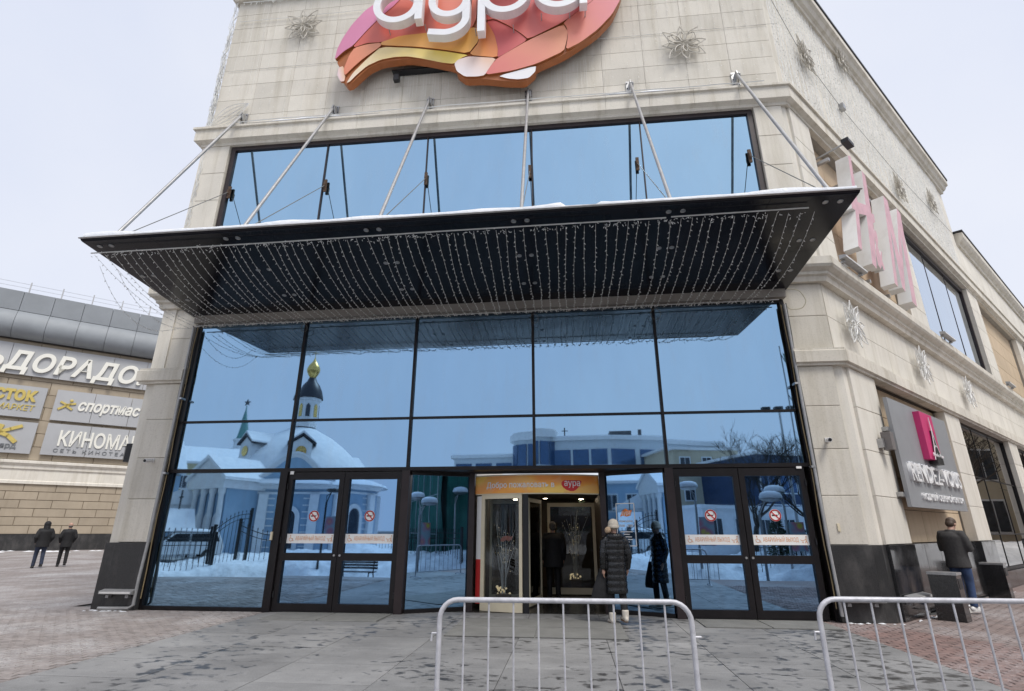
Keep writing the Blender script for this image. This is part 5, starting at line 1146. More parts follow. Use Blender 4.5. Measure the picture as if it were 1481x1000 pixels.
        h_ = MB().ball(hc + Vector((0, -.03, -.02)), .080, .078, .06, 14, 10, K @ HM); me = remesh(h_, .011 * S, 1, 'hair'); me.materials.append(head_mat); obj('hair', me, None, th, fix=False)
    return th
person('woman in long black quilted coat, cream knit hat and pale boots before the door', (2.63, -.72, 0), R(14), 1.60, coat_len=.50, coat_mat=MT['puffer'], leg_mat=MT['black_cloth'], shoe_mat=MT['boot'], head='beanie', head_mat=MT['knit'], stride=.12, arms='bag', puffer=True, boots=True, bulk=1.0, hem=.35)
bag = thing('tote_bag', 'limp black tote bag hanging at the side of the woman in the quilted coat', 'bag', (2.42, -.70, .34))
bm_ = MB(); n = 8
rows = [(.0, .15, .03), (.06, .165, .05), (.2, .145, .055), (.36, .10, .04), (.5, .06, .03)]
bm_.loft([(-.06 * (1 - z / .5), 0, z, rx, ry) for z, rx, ry in rows], 14); me = remesh(bm_, .012, 2, 'bag_body'); me.materials.append(MT['black_cloth']); obj('bag_body', me, None, bag, fix=False)
obj('strap', MB().tube([(.03, -.03, .46), (.06, -.03, .62), (.10, 0, .70), (.08, .03, .6), (.04, .03, .46)], .009, 6).tube([(-.04, 0, .47), (.0, 0, .6), (.08, 0, .69)], .008, 6), MT['black_cloth'], bag)
person('man in charcoal coat, blue jeans and white sneakers standing by the side wall', (9.17, 1.22, 0), R(-62), 1.70, coat_len=.80, coat_mat=MT['charcoal'], leg_mat=MT['jeans'], shoe_mat=MT['white_shoe'], head='hair', head_mat=MT['hair_brown'], stride=.05, arms='phone', bow=.55, bulk=1.05)
tag(obj('mobile_phone', MB().box(-.035, .035, -.004, .004, -.07, .07), MT['black_print'], loc=(9.17 + .27, 1.22 + .15, 1.24), rotz=R(-72)), 'dark phone held by the man in the charcoal coat', 'phone')
person('man in black hooded jacket and blue jeans walking away at far left', (-19.33, 10.4, 0), R(58), 1.76, coat_len=.78, coat_mat=MT['black_cloth'], leg_mat=MT['dark_jeans'], shoe_mat=MT['shoe_black'], head='hood', stride=.22, arms='pockets', bulk=1.16)
person('bald man in black coat and trousers walking away at far left', (-19.2, 11.35, 0), R(52), 1.73, coat_len=.76, coat_mat=MT['black_cloth'], leg_mat=MT['black_cloth'], shoe_mat=MT['shoe_black'], head='thin', head_mat=MT['hair_grey'], stride=.2, arms='pockets', bulk=1.05)
person('man in black winter jacket seen from behind inside the revolving door', (1.5, 2.3, 0), R(4), 1.62, coat_len=.72, coat_mat=MT['black_cloth'], leg_mat=MT['black_cloth'], shoe_mat=MT['shoe_black'], head='hair', head_mat=MT['hair_grey'], stride=.1, arms='down', bulk=1.2)
person('person in pale quilted jacket behind the glass wing of the revolving door', (.86, 2.75, 0), R(160), 1.62, coat_len=.7, coat_mat=MT['pale_coat'], leg_mat=MT['black_cloth'], shoe_mat=MT['shoe_black'], head='hair', head_mat=MT['hair_brown'], stride=.05, arms='down', bulk=1.1)
person('dark-clad person standing across the square, mirrored in the left emergency door', (-7.5, -20.1, -.9), R(10), 1.75, coat_len=.75, coat_mat=MT['black_cloth'], leg_mat=MT['black_cloth'], shoe_mat=MT['shoe_black'], head='hair', head_mat=MT['hair_brown'], arms='pockets', bulk=1.1)
# poster on the right-hand sidelight
ps = thing('door_poster', 'white framed opening-hours poster on the glass right of the revolving door', 'poster', tuple(vr.location), vr.rotation_euler.z)
px0, px1, pz0, pz1 = .30, .66, 1.16, 1.92
pf = MB(); strip(pf, [(px0, pz0), (px1, pz0), (px1, pz1), (px0, pz1), (px0, pz0)], .014, -.014); obj('border', pf, MT['sticker'], ps)
em = MB().prism([(.37, 1.68), (.42, 1.79), (.49, 1.83), (.54, 1.79), (.61, 1.80), (.58, 1.70), (.5, 1.68), (.42, 1.70)], -.013, -.011); obj('emblem', em, M('poster_orange', (.75, .22, .05), .5, var=.3, scale=12), ps)
sign_text(ps, 'аура', .40, -.016, 1.715, .18, .075, .001, MT['white_paint'])
for i, (txt, w, h) in enumerate((('Режим работы', .26, .04), ('10:00 - 22:00', .27, .045))): sign_text(ps, txt, .48 - w / 2, -.014, 1.58 - i * .085, w, h, .001, MT['white_paint'], offset=.01)
ln = MB()
for i, w in enumerate((.24, .12, .2, .22, .1)): ln.box(.48 - w / 2, .48 + w / 2, -.013, -.0115, 1.40 - i * .045, 1.415 - i * .045)
obj('small_print', ln, MT['sticker'], ps)
# ================================================================== THE SQUARE BEHIND THE CAMERA (seen mirrored in the glazing)
def bank(label, x0, x1, y0, y1, hf, n=(60, 40), mat=None, seed=0):
    from mathutils import noise as N_
    nx, ny = n; mb = MB()
    for j in range(ny + 1):
        for i in range(nx + 1):
            x = x0 + (x1 - x0) * i / nx; y = y0 + (y1 - y0) * j / ny
            nn = N_.fractal(Vector((x * .55 + seed, y * .55, 0)), 1, 2, 5) * .30 + N_.noise(Vector((x * 2.3, y * 2.3, seed))) * .10 + N_.noise(Vector((x * 5.1, y * 5.1, seed))) * .05
            h = hf(x, y); mb.v.append((x, y, tz(x, y) - .06 + (h + nn * min(1, h * 2.5) if h > .02 else h)))
    for j in range(ny):
        for i in range(nx): mb.f.append((j * (nx + 1) + i, j * (nx + 1) + i + 1, (j + 1) * (nx + 1) + i + 1, (j + 1) * (nx + 1) + i)); mb.m.append(0)
    o = tag(obj('snow_bank', mb, mat or MT['snow_dirty'], smooth='all'), label, 'snow bank'); return o
def edge_l(x): return -9.9 - .0 * x if x < -16 else (-10.6 - (x + 16) * 1.25 if x < -11.5 else -16.2 - .53 * (x + 11.5))
def hl(x, y):
    e = edge_l(x) + .9; d = e - y
    return (sstep(0, 2.2, d) * (.85 + .35 * math.sin(x * .9 + 1) * math.sin(y * .7) + .5 * math.exp(-((x + 10.8) / 1.3) ** 2 - ((y + 20.5) / 1.6) ** 2) + .45 * math.exp(-((x + 7.2) / 1.1) ** 2 - ((y + 21.5) / 1.5) ** 2)) ) * sstep(-40, -36, x) * (1 - sstep(-6.5, -5.3, x)) * (1 - .55 * sstep(7, 12, d))
bank('wide trampled snow bank before the blue church, mirrored at left', -40, -5, -32, -9.5, hl, (190, 120))
def hr(x, y):
    e = -14.6 + max(0, x - 9) * 1.15; d = e - y
    return sstep(0, 2.2, d) * (1.0 + .35 * math.sin(x * 1.1)) * sstep(5.2, 6.4, x) * (1 - sstep(13.5, 15, x)) * (1 - .6 * sstep(4, 8, d))
bank('rounded snow bank before the bare trees, mirrored in the right doors', 4.5, 16, -26, -9, hr, (90, 110), seed=5)
bank('snow bank along the street, mirrored in the dark shop window', 20, 33, -8, 26, lambda x, y: sstep(22, 25, x) * .9 * (1 - sstep(31, 33, x)) * sstep(-8, -5, y) * (1 - sstep(18 + (x - 25), 20 + (x - 25), y)), (40, 80), seed=9)
bank('snow cover around the far street, mirrored in the glass', -60, 45, -62, -26, lambda x, y: .12 + .1 * math.sin(x * .3) * math.sin(y * .3), (70, 30), seed=2)
MT['blue_wall'] = stone_mat('pale_blue_stucco', (.30, .43, .56), rnd=0, streak=.2, pit=.15); MT['white_stucco'] = M('white_stucco', (.74, .75, .77), .8, var=.06)
MT['gold'] = M('gilded_metal', (.72, .50, .16), .28, .9, var=.1); MT['black_roof'] = M('black_roof', (.03, .032, .04), .4, .3); MT['dark_window'] = M('dark_window', (.035, .045, .06), .12, var=.3)
# ---- church
CX, CY, CZ = -22.3, -36.2, -.5
ch = thing('church', 'pale blue church with white pilasters, snowy domed roof and gilded onion cupola, mirrored at left', 'church', (CX, CY, CZ), R(-24))
def oct_(r, off=PI / 8): return [(r * math.cos(off + PI / 4 * i), r * math.sin(off + PI / 4 * i)) for i in range(8)]
obj('wall', MB().prism(oct_(7.2), 0, 5.1, 'xy'), MT['blue_wall'], ch)
obj('cornice', MB().prism(oct_(7.45), 5.1, 5.3, 'xy').prism(oct_(7.7), 5.3, 5.6, 'xy').prism(oct_(7.35), 4.75, 4.9, 'xy'), MT['white_stucco'], ch)
ap = 7.2 * math.cos(PI / 8)
for i in range(8):
    a = PI / 8 + PI / 4 * i; x, y = 7.2 * math.cos(a), 7.2 * math.sin(a)
    for da in (-.13, .13):
        q = (7.2 * math.cos(a), 7.2 * math.sin(a)); b_ = a + da / 1
        obj('pilaster', MB().box(-.32, .32, -.16, .16, .3, 4.75), MT['white_stucco'], ch, loc=(7.1 * math.cos(b_), 7.1 * math.sin(b_), 0), rotz=a + PI / 2 + (PI / 8 if da > 0 else -PI / 8))
    b_ = PI / 4 * (i + 1); T = (ap * math.cos(b_), ap * math.sin(b_), 0)
    if 0 < b_ < PI or True:
        w = obj('window', MB().prism([(-.95, 0.6), (.95, .6), (.95, 3.0)] + [(.95 * math.cos(t_), 3.0 + .95 * math.sin(t_)) for t_ in [PI * k / 10 for k in range(1, 10)]] + [(-.95, 3.0)], -.14, .05), MT['white_stucco'], ch, loc=T, rotz=b_ + PI / 2)
        obj('pane', MB().prism([(-.6, .8), (.6, .8), (.6, 3.0)] + [(.6 * math.cos(t_), 3.0 + .6 * math.sin(t_)) for t_ in [PI * k / 8 for k in range(1, 8)]] + [(-.6, 3.0)], -.17, -.1), MT['dark_window'], w)
        bd = MB()
        for z in [.9 + .5 * k for k in range(8)]:
            for s in (-1, 1): bd.box(min(s * 1.05, s * 2.0), max(s * 1.05, s * 2.0), -.05, .02, z, z + .09)
        obj('rustication', bd, MT['white_stucco'], ch, loc=T, rotz=b_ + PI / 2)
rfp = [(7.75, 5.45), (7.6, 5.65), (6.6, 6.0), (5.65, 6.25), (5.55, 6.5), (5.5, 6.95), (5.2, 7.6), (4.6, 8.4), (3.7, 9.2), (2.7, 9.95), (1.7, 10.5), (1.0, 10.9), (.0001, 11.2)]
rf_ = obj('roof', MB().lathe(rfp, 40), MT['snow'], ch, smooth='all')
VA = R(24) + math.atan2(36, 16)        # towards the glazing, in church space
for a in (VA - R(4), VA + R(52)):
    dl = (4.75 * math.cos(a), 4.75 * math.sin(a), 7.3)
    obj('dormer', MB().prism([(-.8, -.6), (.8, -.6), (.8, 1.5), (0, 2.1), (-.8, 1.5)], -.45, 2.4), MT['white_stucco'], rf_, loc=dl, rotz=a + PI / 2)
    obj('dormer_window', MB().lathe([(.0001, 0), (.40, 0), (.42, .05), (.0001, .06)], 18, Matrix.Translation((0, -.46, .85)) @ Matrix.Rotation(PI / 2, 4, 'X')), MT['gold'], rf_, loc=dl, rotz=a + PI / 2)
    obj('dormer_roof', MB().prism([(-1.1, 1.4), (0, 2.2), (1.1, 1.4), (1.1, 1.55), (0, 2.4), (-1.1, 1.55)], -.65, 2.0), MT['black_roof'], rf_, loc=dl, rotz=a + PI / 2)
    obj('dormer_snow', MB().prism([(-1.05, 1.56), (0, 2.4), (1.05, 1.56), (1.0, 1.75), (0, 2.62), (-1.0, 1.75)], -.6, 2.0), MT['snow'], rf_, loc=dl, rotz=a + PI / 2)
gp = [(-2.9, 0), (2.9, 0), (2.9, .25)] + [(2.9 - 5.8 * k / 16, .25 + 2.0 * (math.sin(PI * k / 16) ** 1.7)) for k in range(17)] + [(-2.9, .25)]
ga = VA - R(2)
g_ = obj('gable', MB().prism(gp, -.1, .9), MT['white_stucco'], ch, loc=(6.7 * math.cos(ga), 6.7 * math.sin(ga), 5.6), rotz=ga + PI / 2)
obj('gable_panel', MB().prism([(x * .82, z * .78 + .08) for x, z in gp], -.15, -.05), MT['blue_wall'], g_)
obj('gable_snow', MB().prism([(x * 1.05, z + .05) for x, z in gp[2:]] + [(x * 1.03, z - .07) for x, z in reversed(gp[2:])], -.2, 1.2), MT['snow'], g_)
dr = obj('drum', MB().prism(oct_(.95), 11.1, 13.3, 'xy').prism(oct_(1.12), 13.3, 13.5, 'xy').prism(oct_(1.15), 11.0, 11.35, 'xy'), MT['white_stucco'], ch)
for i in range(8):
    b_ = PI / 4 * i; obj('drum_window', MB().prism([(-.18, 11.7), (.18, 11.7), (.18, 12.7), (0, 12.95), (-.18, 12.7)], -.03, .03), MT['gold'] if i % 2 else MT['dark_window'], dr, loc=(.89 * math.cos(b_), .89 * math.sin(b_), 0), rotz=b_ + PI / 2)
obj('cupola', MB().lathe([(1.18, 13.5), (1.15, 13.75), (1.0, 14.3), (.75, 14.8), (.45, 15.15), (.30, 15.5), (.0001, 15.5)], 24), MT['black_roof'], ch, smooth=True)
on = obj('onion_dome', MB().lathe([(.26, 15.45), (.3, 15.6), (.42, 15.8), (.56, 16.1), (.58, 16.35), (.48, 16.65), (.28, 16.95), (.12, 17.2), (.05, 17.5), (.0001, 17.6)], 20), MT['gold'], ch, smooth=True)
obj('cross', MB().box(-.03, .03, -.03, .03, 17.5, 18.4).box(-.25, .25, -.03, .03, 18.0, 18.06), MT['gold'], on)
# portico with white columns towards the square
pa = VA + R(31); pt = obj('portico', MB().box(-1.5, 1.9, -2.3, 2.0, 0, 5.4), MT['blue_wall'], ch, loc=(6.9 * math.cos(pa), 6.9 * math.sin(pa), 0), rotz=pa + PI / 2 + R(14))
CP = [(.26, 0), (.26, .3), (.2, .4), (.18, 4.5), (.26, 4.7), (.26, 4.95), (.0001, 4.95)]
for i in range(4): obj('column', MB().lathe(CP, 12, Matrix.Translation((-1.25 + .97 * i, -2.5, 0))), MT['white_stucco'], pt, smooth=True)
for i in range(4): obj('column', MB().lathe(CP, 12, Matrix.Translation((2.08, -2.1 + 1.0 * i, 0))), MT['white_stucco'], pt, smooth=True)
for x in (-.77, .2, 1.17): obj('niche', MB().prism([(x - .3, .6), (x + .3, .6), (x + .3, 3.0), (x, 3.4), (x - .3, 3.0)], -2.36, -2.28), MT['white_stucco'], pt)
for y in (-1.6, -.6, .4): obj('niche', MB().prism([(y - .25, .6), (y + .25, .6), (y + .25, 3.0), (y, 3.4), (y - .25, 3.0)], 1.89, 1.96, 'yz'), MT['white_stucco'], pt)
obj('entablature', MB().box(-1.75, 2.35, -2.8, 2.1, 4.95, 5.5), MT['white_stucco'], pt)
obj('pediment', MB().prism([(-1.8, 5.5), (2.4, 5.5), (.3, 6.9)], -2.8, 1.5), MT['white_stucco'], pt); obj('pediment_snow', MB().prism([(-2.0, 5.5), (.3, 7.0), (2.6, 5.5), (2.6, 5.72), (.3, 7.25), (-2.0, 5.72)], -2.95, 1.5), MT['snow'], pt)
an_ = obj('annex', MB().box(-3.5, 3.5, -2, 2, 0, 3.9), MT['blue_wall'], ch, loc=(9.0 * math.cos(pa + R(42)), 9.0 * math.sin(pa + R(42)), 0), rotz=R(70))
obj('annex_roof', MB().prism([(-2.4, 3.9), (2.4, 3.9), (0, 5.1)], -3.8, 3.8, 'yz'), MT['snow'], an_); obj('annex_trim', MB().box(-3.6, 3.6, -2.1, 2.1, 3.65, 3.9), MT['white_stucco'], an_)
# ---- yellow office building
def far_building(name, label, loc, rz, L, D, H, wall, nwin, rows, win, roof='snow', wsize=(1.0, 1.5), zoff=1.0, lower=None, step=3.2):
    th = thing(name, label, 'building', loc, rz)
    obj('wall', MB().box(-L / 2, L / 2, 0, D, 0, H), wall, th)
    obj('eave', MB().box(-L / 2 - .3, L / 2 + .3, -.35, D + .3, H, H + .25), MT['white_stucco'], th)
    if roof == 'snow': obj('roof', MB().prism([(-.45, H + .25), (D + .4, H + .25), (D / 2, H + 2.9)], -L / 2 - .35, L / 2 + .35, 'yz'), MT['snow'], th)
    for r in range(rows):
        for i in range(nwin):
            x = -L / 2 + L * (i + .5) / nwin; z = zoff + r * step
            fr_ = obj('window', MB().box(x - wsize[0] / 2 - .12, x + wsize[0] / 2 + .12, -.06, .04, z - .12, z + wsize[1] + .12), MT['white_stucco'], th) if (r, i) == (0, 0) else obj('window', fr0.data, None, th, loc=(L / nwin * i, 0, r * step))
            if (r, i) == (0, 0): fr0 = fr_; pn0 = obj('pane', MB().box(x - wsize[0] / 2, x - .04, -.09, -.05, z, z + wsize[1]).box(x + .04, x + wsize[0] / 2, -.09, -.05, z, z + wsize[1]), win, fr_)
            else: obj('pane', pn0.data, None, fr_)
    return th
MT['yellow_stucco'] = stone_mat('yellow_stucco', (.50, .43, .26), rnd=0, streak=.25, pit=.1); MT['beige_stucco'] = stone_mat('beige_stucco', (.56, .49, .37), rnd=0, streak=.3, pit=.1); MT['blue_pane'] = M('blue_pane', (.06, .115, .22), .08, .4, var=.2); MT['navy'] = M('navy_cladding', (.035, .06, .12), .3, .2, var=.2); MT['red_brick_far'] = M('faded_red_stucco', (.36, .16, .15), .85, var=.1)
far_building('office_building', 'yellow building with snowy roof, mirrored at far left', (-46, -54.5, -.6), PI + math.atan2(-4.6, 6.5), 44, 12, 10.2, MT['yellow_stucco'], 22, 3, MT['dark_window'], zoff=1.2, step=3.1)
# ---- tower with spire and star
tw_ = thing('spire_tower', 'white tower with green spire and star, mirrored beyond the yellow building', 'tower', (-50.2, -70.5, 0))
obj('tower_body', MB().prism(oct_(1.5), 0, 13.4, 'xy').prism(oct_(1.75), 13.3, 13.7, 'xy').prism(oct_(1.2), 13.7, 15.0, 'xy').prism(oct_(1.4), 15.0, 15.3, 'xy'), MT['white_stucco'], tw_)
for i in range(8): obj('opening', MB().box(-.3, .3, -.05, .05, 11.2, 13.0), MT['dark_window'], tw_, loc=(1.40 * math.cos(PI / 4 * i), 1.40 * math.sin(PI / 4 * i), 0), rotz=PI / 4 * i + PI / 2)
obj('spire', MB().lathe([(1.0, 15.3), (.8, 16.2), (.45, 18.2), (.12, 20.0), (.06, 20.8), (.0001, 20.8)], 8), M('green_copper', (.10, .26, .24), .6), tw_)
obj('star', MB().prism([(.62 * (1 if k % 2 == 0 else .4) * math.sin(PI * k / 5), 21.3 + .62 * (1 if k % 2 == 0 else .4) * math.cos(PI * k / 5)) for k in range(10)], -.08, .08), MT['black_roof'], tw_)
# ---- business centre with rounded front
bc = thing('business_centre', 'long pale office building with blue windows and rounded entrance bay, mirrored above the doors', 'building', (0, -60, -.3))
MT['pale_clad'] = M('pale_cladding', (.60, .64, .68), .6, var=.05)
obj('wall', MB().prism([(-13, 0), (-5, .8), (-5, -12), (-13, -12)], 0, 10.8, 'xy').prism([(.0, 1.6), (7, 2.6), (14.5, .8), (22, -2), (22, -12), (0, -12)], 0, 12.2, 'xy'), MT['pale_clad'], bc)
obj('cornice', MB().prism([(-13.4, .3), (-5, 1.2), (-5, -12), (-13.4, -12)], 10.8, 11.1, 'xy').prism([(0, 2.0), (7, 3.0), (14.6, 1.2), (22.4, -1.7), (22.4, -12), (0, -12)], 12.2, 12.6, 'xy'), MT['white_stucco'], bc)
obj('roof_snow', MB().prism([(-13.3, .2), (-5, 1.1), (-5, -12), (-13.3, -12)], 11.1, 11.25, 'xy').prism([(0, 1.9), (7, 2.9), (14.5, 1.1), (22.3, -1.8), (22.3, -12), (0, -12)], 12.6, 12.78, 'xy'), MT['snow'], bc)
def cyl(r, z0, z1, n=24): return [(r * math.cos(2 * PI * i / n) - 2.3, r * math.sin(2 * PI * i / n) * .8 + 1.0) for i in range(n)]
obj('rotunda', MB().prism(cyl(2.7, 0, 0), 0, 13.0, 'xy'), MT['pale_clad'], bc); obj('rotunda_cornice', MB().prism(cyl(3.2, 0, 0), 12.6, 13.4, 'xy').prism(cyl(2.9, 0, 0), 13.4, 13.7, 'xy'), MT['white_stucco'], bc)
for k in range(5):
    a = R(30 + 30 * k); p = (2.72 * math.cos(a) - 2.3, 2.72 * .8 * math.sin(a) + 1.0)
    for r in range(3): obj('window', MB().box(-.62, .62, -.08, .06, 2.0 + r * 3.6, 4.9 + r * 3.6), MT['blue_pane'], bc, loc=(p[0], p[1], 0), rotz=a + PI / 2)
def win_run(p, q, zs, n, h, w):
    d = Vector((q[0] - p[0], q[1] - p[1])); a = math.atan2(d.y, d.x)
    for i in range(n):
        c_ = Vector(p).lerp(Vector(q), (i + .5) / n)
        for z in zs: obj('window', MB().box(-w / 2, w / 2, -.08, .1, z, z + h), MT['blue_pane'], bc, loc=(c_.x, c_.y, 0), rotz=a)
win_run((-13, 0.02), (-5, .82), (1.6, 5.0, 8.4), 3, 1.7, 2.1); win_run((0.2, 1.63), (7, 2.6), (1.6, 5.0, 9.2), 3, 1.9, 2.0); win_run((7, 2.6), (14.5, .8), (1.6, 5.0, 9.2), 2, 1.9, 3.2); win_run((14.5, .8), (22, -2), (1.6, 5.0, 9.2), 2, 1.9, 3.2)
obj('rooftop_plant', MB().box(7.5, 10.5, -4, -1, 12.7, 13.9).box(11.5, 11.9, -2.4, -2, 12.7, 14.2).box(1.6, 1.75, -1, -.85, 12.7, 14.4).box(1.3, 2.1, -1, -.9, 13.9, 14.0), MT['metal_dark'], bc)
sign_text(bc, 'ЯРЦНЭЦ', 0, 0, 0, 1, .1, .01, MT['metal_dark']) if False else None
# ---- right-hand group in the mirror
far_building('beige_building', 'beige building with small windows, mirrored right of the revolving door', (17.0, -50.5, -.3), PI - R(12), 7.5, 9, 10.2, MT['beige_stucco'], 3, 3, MT['dark_window'], roof=None, zoff=1.5)
far_building('glass_building', 'dark blue glass-clad building, mirrored behind the bare trees', (25.5, -45.0, -.3), PI - R(24), 13, 9, 8.6, MT['navy'], 6, 2, MT['blue_pane'], roof=None, wsize=(1.8, 2.2), zoff=1.8, step=3.4)
far_building('low_building', 'low white building with arched porch, mirrored behind the right doors', (17.5, -36.5, -.3), PI - R(16), 11, 6, 3.4, MT['white_stucco'], 5, 1, MT['dark_window'], roof=None, wsize=(.9, 1.8), zoff=.8)
far_building('red_building', 'faded red building mirrored at the edge of the left doors', (-9.6, -43.5, -.3), PI, 4.6, 8, 4.6, MT['red_brick_far'], 2, 1, MT['dark_window'], zoff=1.2, wsize=(.9, 1.5))
# green netted scaffold building
gs = thing('netted_building', 'building wrapped in green construction netting, mirrored beside the doors', 'building', (15.1, -19.5, -.9), R(-62))
t = NT('green_netting'); t.color(t.ramp(t.noise(2.5, 5, .6, (1, 1, .4)), [(.3, (.008, .075, .06)), (.7, (.02, .16, .12))])); t.set('Roughness', .8); t.bump(t.noise(3, 4, .6, (2, 2, .3)), .8, .15); MT['net'] = t.mat
nb = MB(); nxx = 24
for i in range(nxx + 1):
    for z in (0, 2, 4, 6, 8, 10.4): nb.v.append((-5.5 + 11 * i / nxx, -.2 + .12 * math.sin(i * 1.7 + z), z))
for i in range(nxx):
    for j in range(5): nb.f.append((i * 6 + j, (i + 1) * 6 + j, (i + 1) * 6 + j + 1, i * 6 + j + 1)); nb.m.append(0)
obj('netting', nb, MT['net'], gs, smooth='all'); obj('wall', MB().box(-5.4, 5.4, .1, 7, 0, 10.2), MT['net'], gs)
sc2 = MB()
for i in range(6): sc2.bar((-5.3 + 2.12 * i, -.42, 0), (-5.3 + 2.12 * i, -.42, 10.8), .03, 6)
for z in (2.1, 4.2, 6.3, 8.4, 10.4): sc2.bar((-5.4, -.42, z), (5.4, -.42, z), .025, 6)
obj('scaffold', sc2, MT['steel'], gs)
far_building('stair_building', 'beige block with iron stairs, mirrored in the right sidelight', (-30, -17.0, -.9), R(118), 10, 10, 9.5, MT['beige_stucco'], 4, 3, MT['dark_window'], roof=None, zoff=1.6)
far_building('blue_shed', 'pale blue low house, mirrored in the right sidelight', (-34, -27.0, -.5), R(132), 12, 6, 6.5, MT['blue_wall'], 6, 2, MT['dark_window'], zoff=1.0, step=2.9)
# ---- iron fences
MT['iron'] = M('black_iron', (.014, .014, .016), .5, .3)
def fence(label, p, q, z, H, n, arch=0.0, group='iron fences', posts=True):
    d = Vector((q[0] - p[0], q[1] - p[1])); L = d.length; th = thing('iron_fence', label, 'fence', (p[0], p[1], z), math.atan2(d.y, d.x), group)
    top = lambda x: H + arch * (x / L)
    obj('rail', MB().tube([(L * i / 8, 0, top(L * i / 8) - .12 + arch * .3 * math.sin(PI * i / 8)) for i in range(9)], .022, 6).bar((0, 0, .22), (L, 0, .22), .022, 6).tube([(L * i / 8, 0, top(L * i / 8) - .38 + arch * .3 * math.sin(PI * i / 8)) for i in range(9)], .018, 6), MT['iron'], th)
    for i in range(n):
        x = L * (i + .5) / n; h = top(x) + arch * .3 * math.sin(PI * x / L)
        o = obj('bar', MB().bar((0, 0, .05), (0, 0, h), .014, 5).tube([(0, 0, h - .02), (0, 0, h + .04), (0, 0, h + .12)], [.014, .03, .002], 5), MT['iron'], th, loc=(x, 0, 0))
    if posts:
        for x in (0, L): obj('post', MB().box(x - .06, x + .06, -.06, .06, 0, top(x) + .2), MT['iron'], th)
fence('black iron fence before the white car, mirrored at far left', (-23.5, -13.2), (-17.2, -17.8), -.45, 2.0, 30)
fence('tall arched leaf of the iron gate, mirrored beside the church portico', (-17.1, -17.9), (-15.9, -19.2), -.45, 2.1, 9, .9)
fence('narrow open leaf of the iron gate before the church, mirrored left of the doors', (-14.6, -16.2), (-13.6, -18.6), -.7, 2.6, 9, -.5)
fence('low iron fence along the church, mirrored in the left doors', (-13.4, -25.5), (-4.5, -26.5), -.5, 1.5, 46)
fence('dark iron fence at the right, mirrored in the right doors', (11.9, -12.6), (13.2, -21.5), -.9, 2.3, 40)
fence('iron fence before the green netting, mirrored left of the revolving door', (9.8, -17.0), (16.5, -14.2), -.9, 2.0, 40)
fence('ornate iron fence before the snow bank, mirrored in the right sidelight', (-19.5, -8.0), (-14.5, -14.2), -.85, 2.1, 36)
# ---- street lamps with snow caps
def lamp(label, x, y, z, H, banner=None, arm=(.55, 0), nosnow=False):
    pm = MT['iron'] if nosnow else MT['steel']
    th = thing('street_lamp', label, 'street lamp', (x, y, z), 0, 'street lamps on the square')
    obj('pole', MB().tube([(0, 0, 0), (0, 0, .6), (0, 0, H - .7)], [.09, .06, .05], 8).tube([(0, 0, H - .75), (arm[0] * .3, arm[1] * .3, H - .45), (arm[0] * .7, arm[1] * .7, H - .1)], .025, 6).tube([(0, 0, H - .75), (-arm[0] * .1, 0, H - .4), (arm[0] * 1.2, arm[1], H - .1)], .02, 6), pm, th)
    T = Matrix.Translation((arm[0], arm[1], H - .12))
    obj('lamp_shade', MB().lathe([(.0001, -.12), (.28, -.1), (.42, 0), (.36, .06), (.0001, .1)], 16, T), pm, th, smooth=True)
    if not nosnow: obj('snow_cap', MB().lathe([(.42, .02), (.43, .1), (.36, .24), (.2, .3), (.0001, .32)], 16, T), MT['snow'], th, smooth='all')
    if banner: obj('banner', MB().box(.08, .72, -.015, .015, H - 2.6, H - 1.4), MT['fest'], th)
t = NT('festival_banner'); v = t.n.new('ShaderNodeTexVoronoi'); v.inputs['Scale'].default_value = 2.2; t.l.new(t.pos(), v.inputs['Vector']); t.color(t.ramp(v.outputs['Distance'], [(.15, (.75, .62, .08)), (.4, (.62, .2, .28)), (.7, (.35, .45, .5))])); MT['fest'] = t.mat
lamp('bare saucer street lamp with banner before the church, mirrored in the left doors', -10.75, -17.3, -.9, 4.5, True, (.35, 0), True)
lamp('snow-capped saucer street lamp, mirrored in the left leaf of the right doors', 7.6, -15.8, -.9, 4.3, True, (-.25, .1)); lamp('snow-capped saucer street lamp, mirrored in the right leaf of the right doors', 11.4, -15.4, -.9, 4.1, True, (-.3, 0)); lamp('snow-capped street lamp at the very edge of the right doors', 12.9, -14.3, -.9, 4.4, False, (.1, .3))
lamp('snow-capped street lamp mirrored left of the revolving door', 9.6, -13.2, -.9, 3.7, False, (.5, .1))
# ---- bench
bn = thing('park_bench', 'dark park bench before the snow heap, mirrored in the left doors', 'bench', (-8.5, -16.6, -.9), PI + R(8))
for i in range(4): piece('seat_slat', -1.0, 1.0, -.28 + i * .13, -.17 + i * .13, .43, .47, MT['frame_brown'], bn)
for i in range(3): piece('back_slat', -1.0, 1.0, .30, .34, .56 + i * .13, .66 + i * .13, MT['frame_brown'], bn)
for x in (-.8, .8): obj('leg', MB().tube([(x, -.25, 0), (x, -.2, .42), (x, .25, .42), (x, .33, .95)], .03, 6).bar((x, .25, .42), (x, .34, 0), .03), MT['iron'], bn)
# ---- floodlight mast
ms = thing('floodlight_mast', 'tall mast with three floodlights, mirrored at the right edge of the glazing', 'floodlight', (18.3, -32.0, -.4)); obj('mast', MB().tube([(0, 0, 0), (0, 0, 11)], [.14, .07], 8).bar((-1.1, 0, 10.6), (1.1, 0, 10.6), .04), MT['steel'], ms)
for x in (-1, -.1, .8): obj('lamp_head', MB().box(x - .28, x + .28, -.1, .35, 10.7, 11.0), MT['black_metal'], ms)
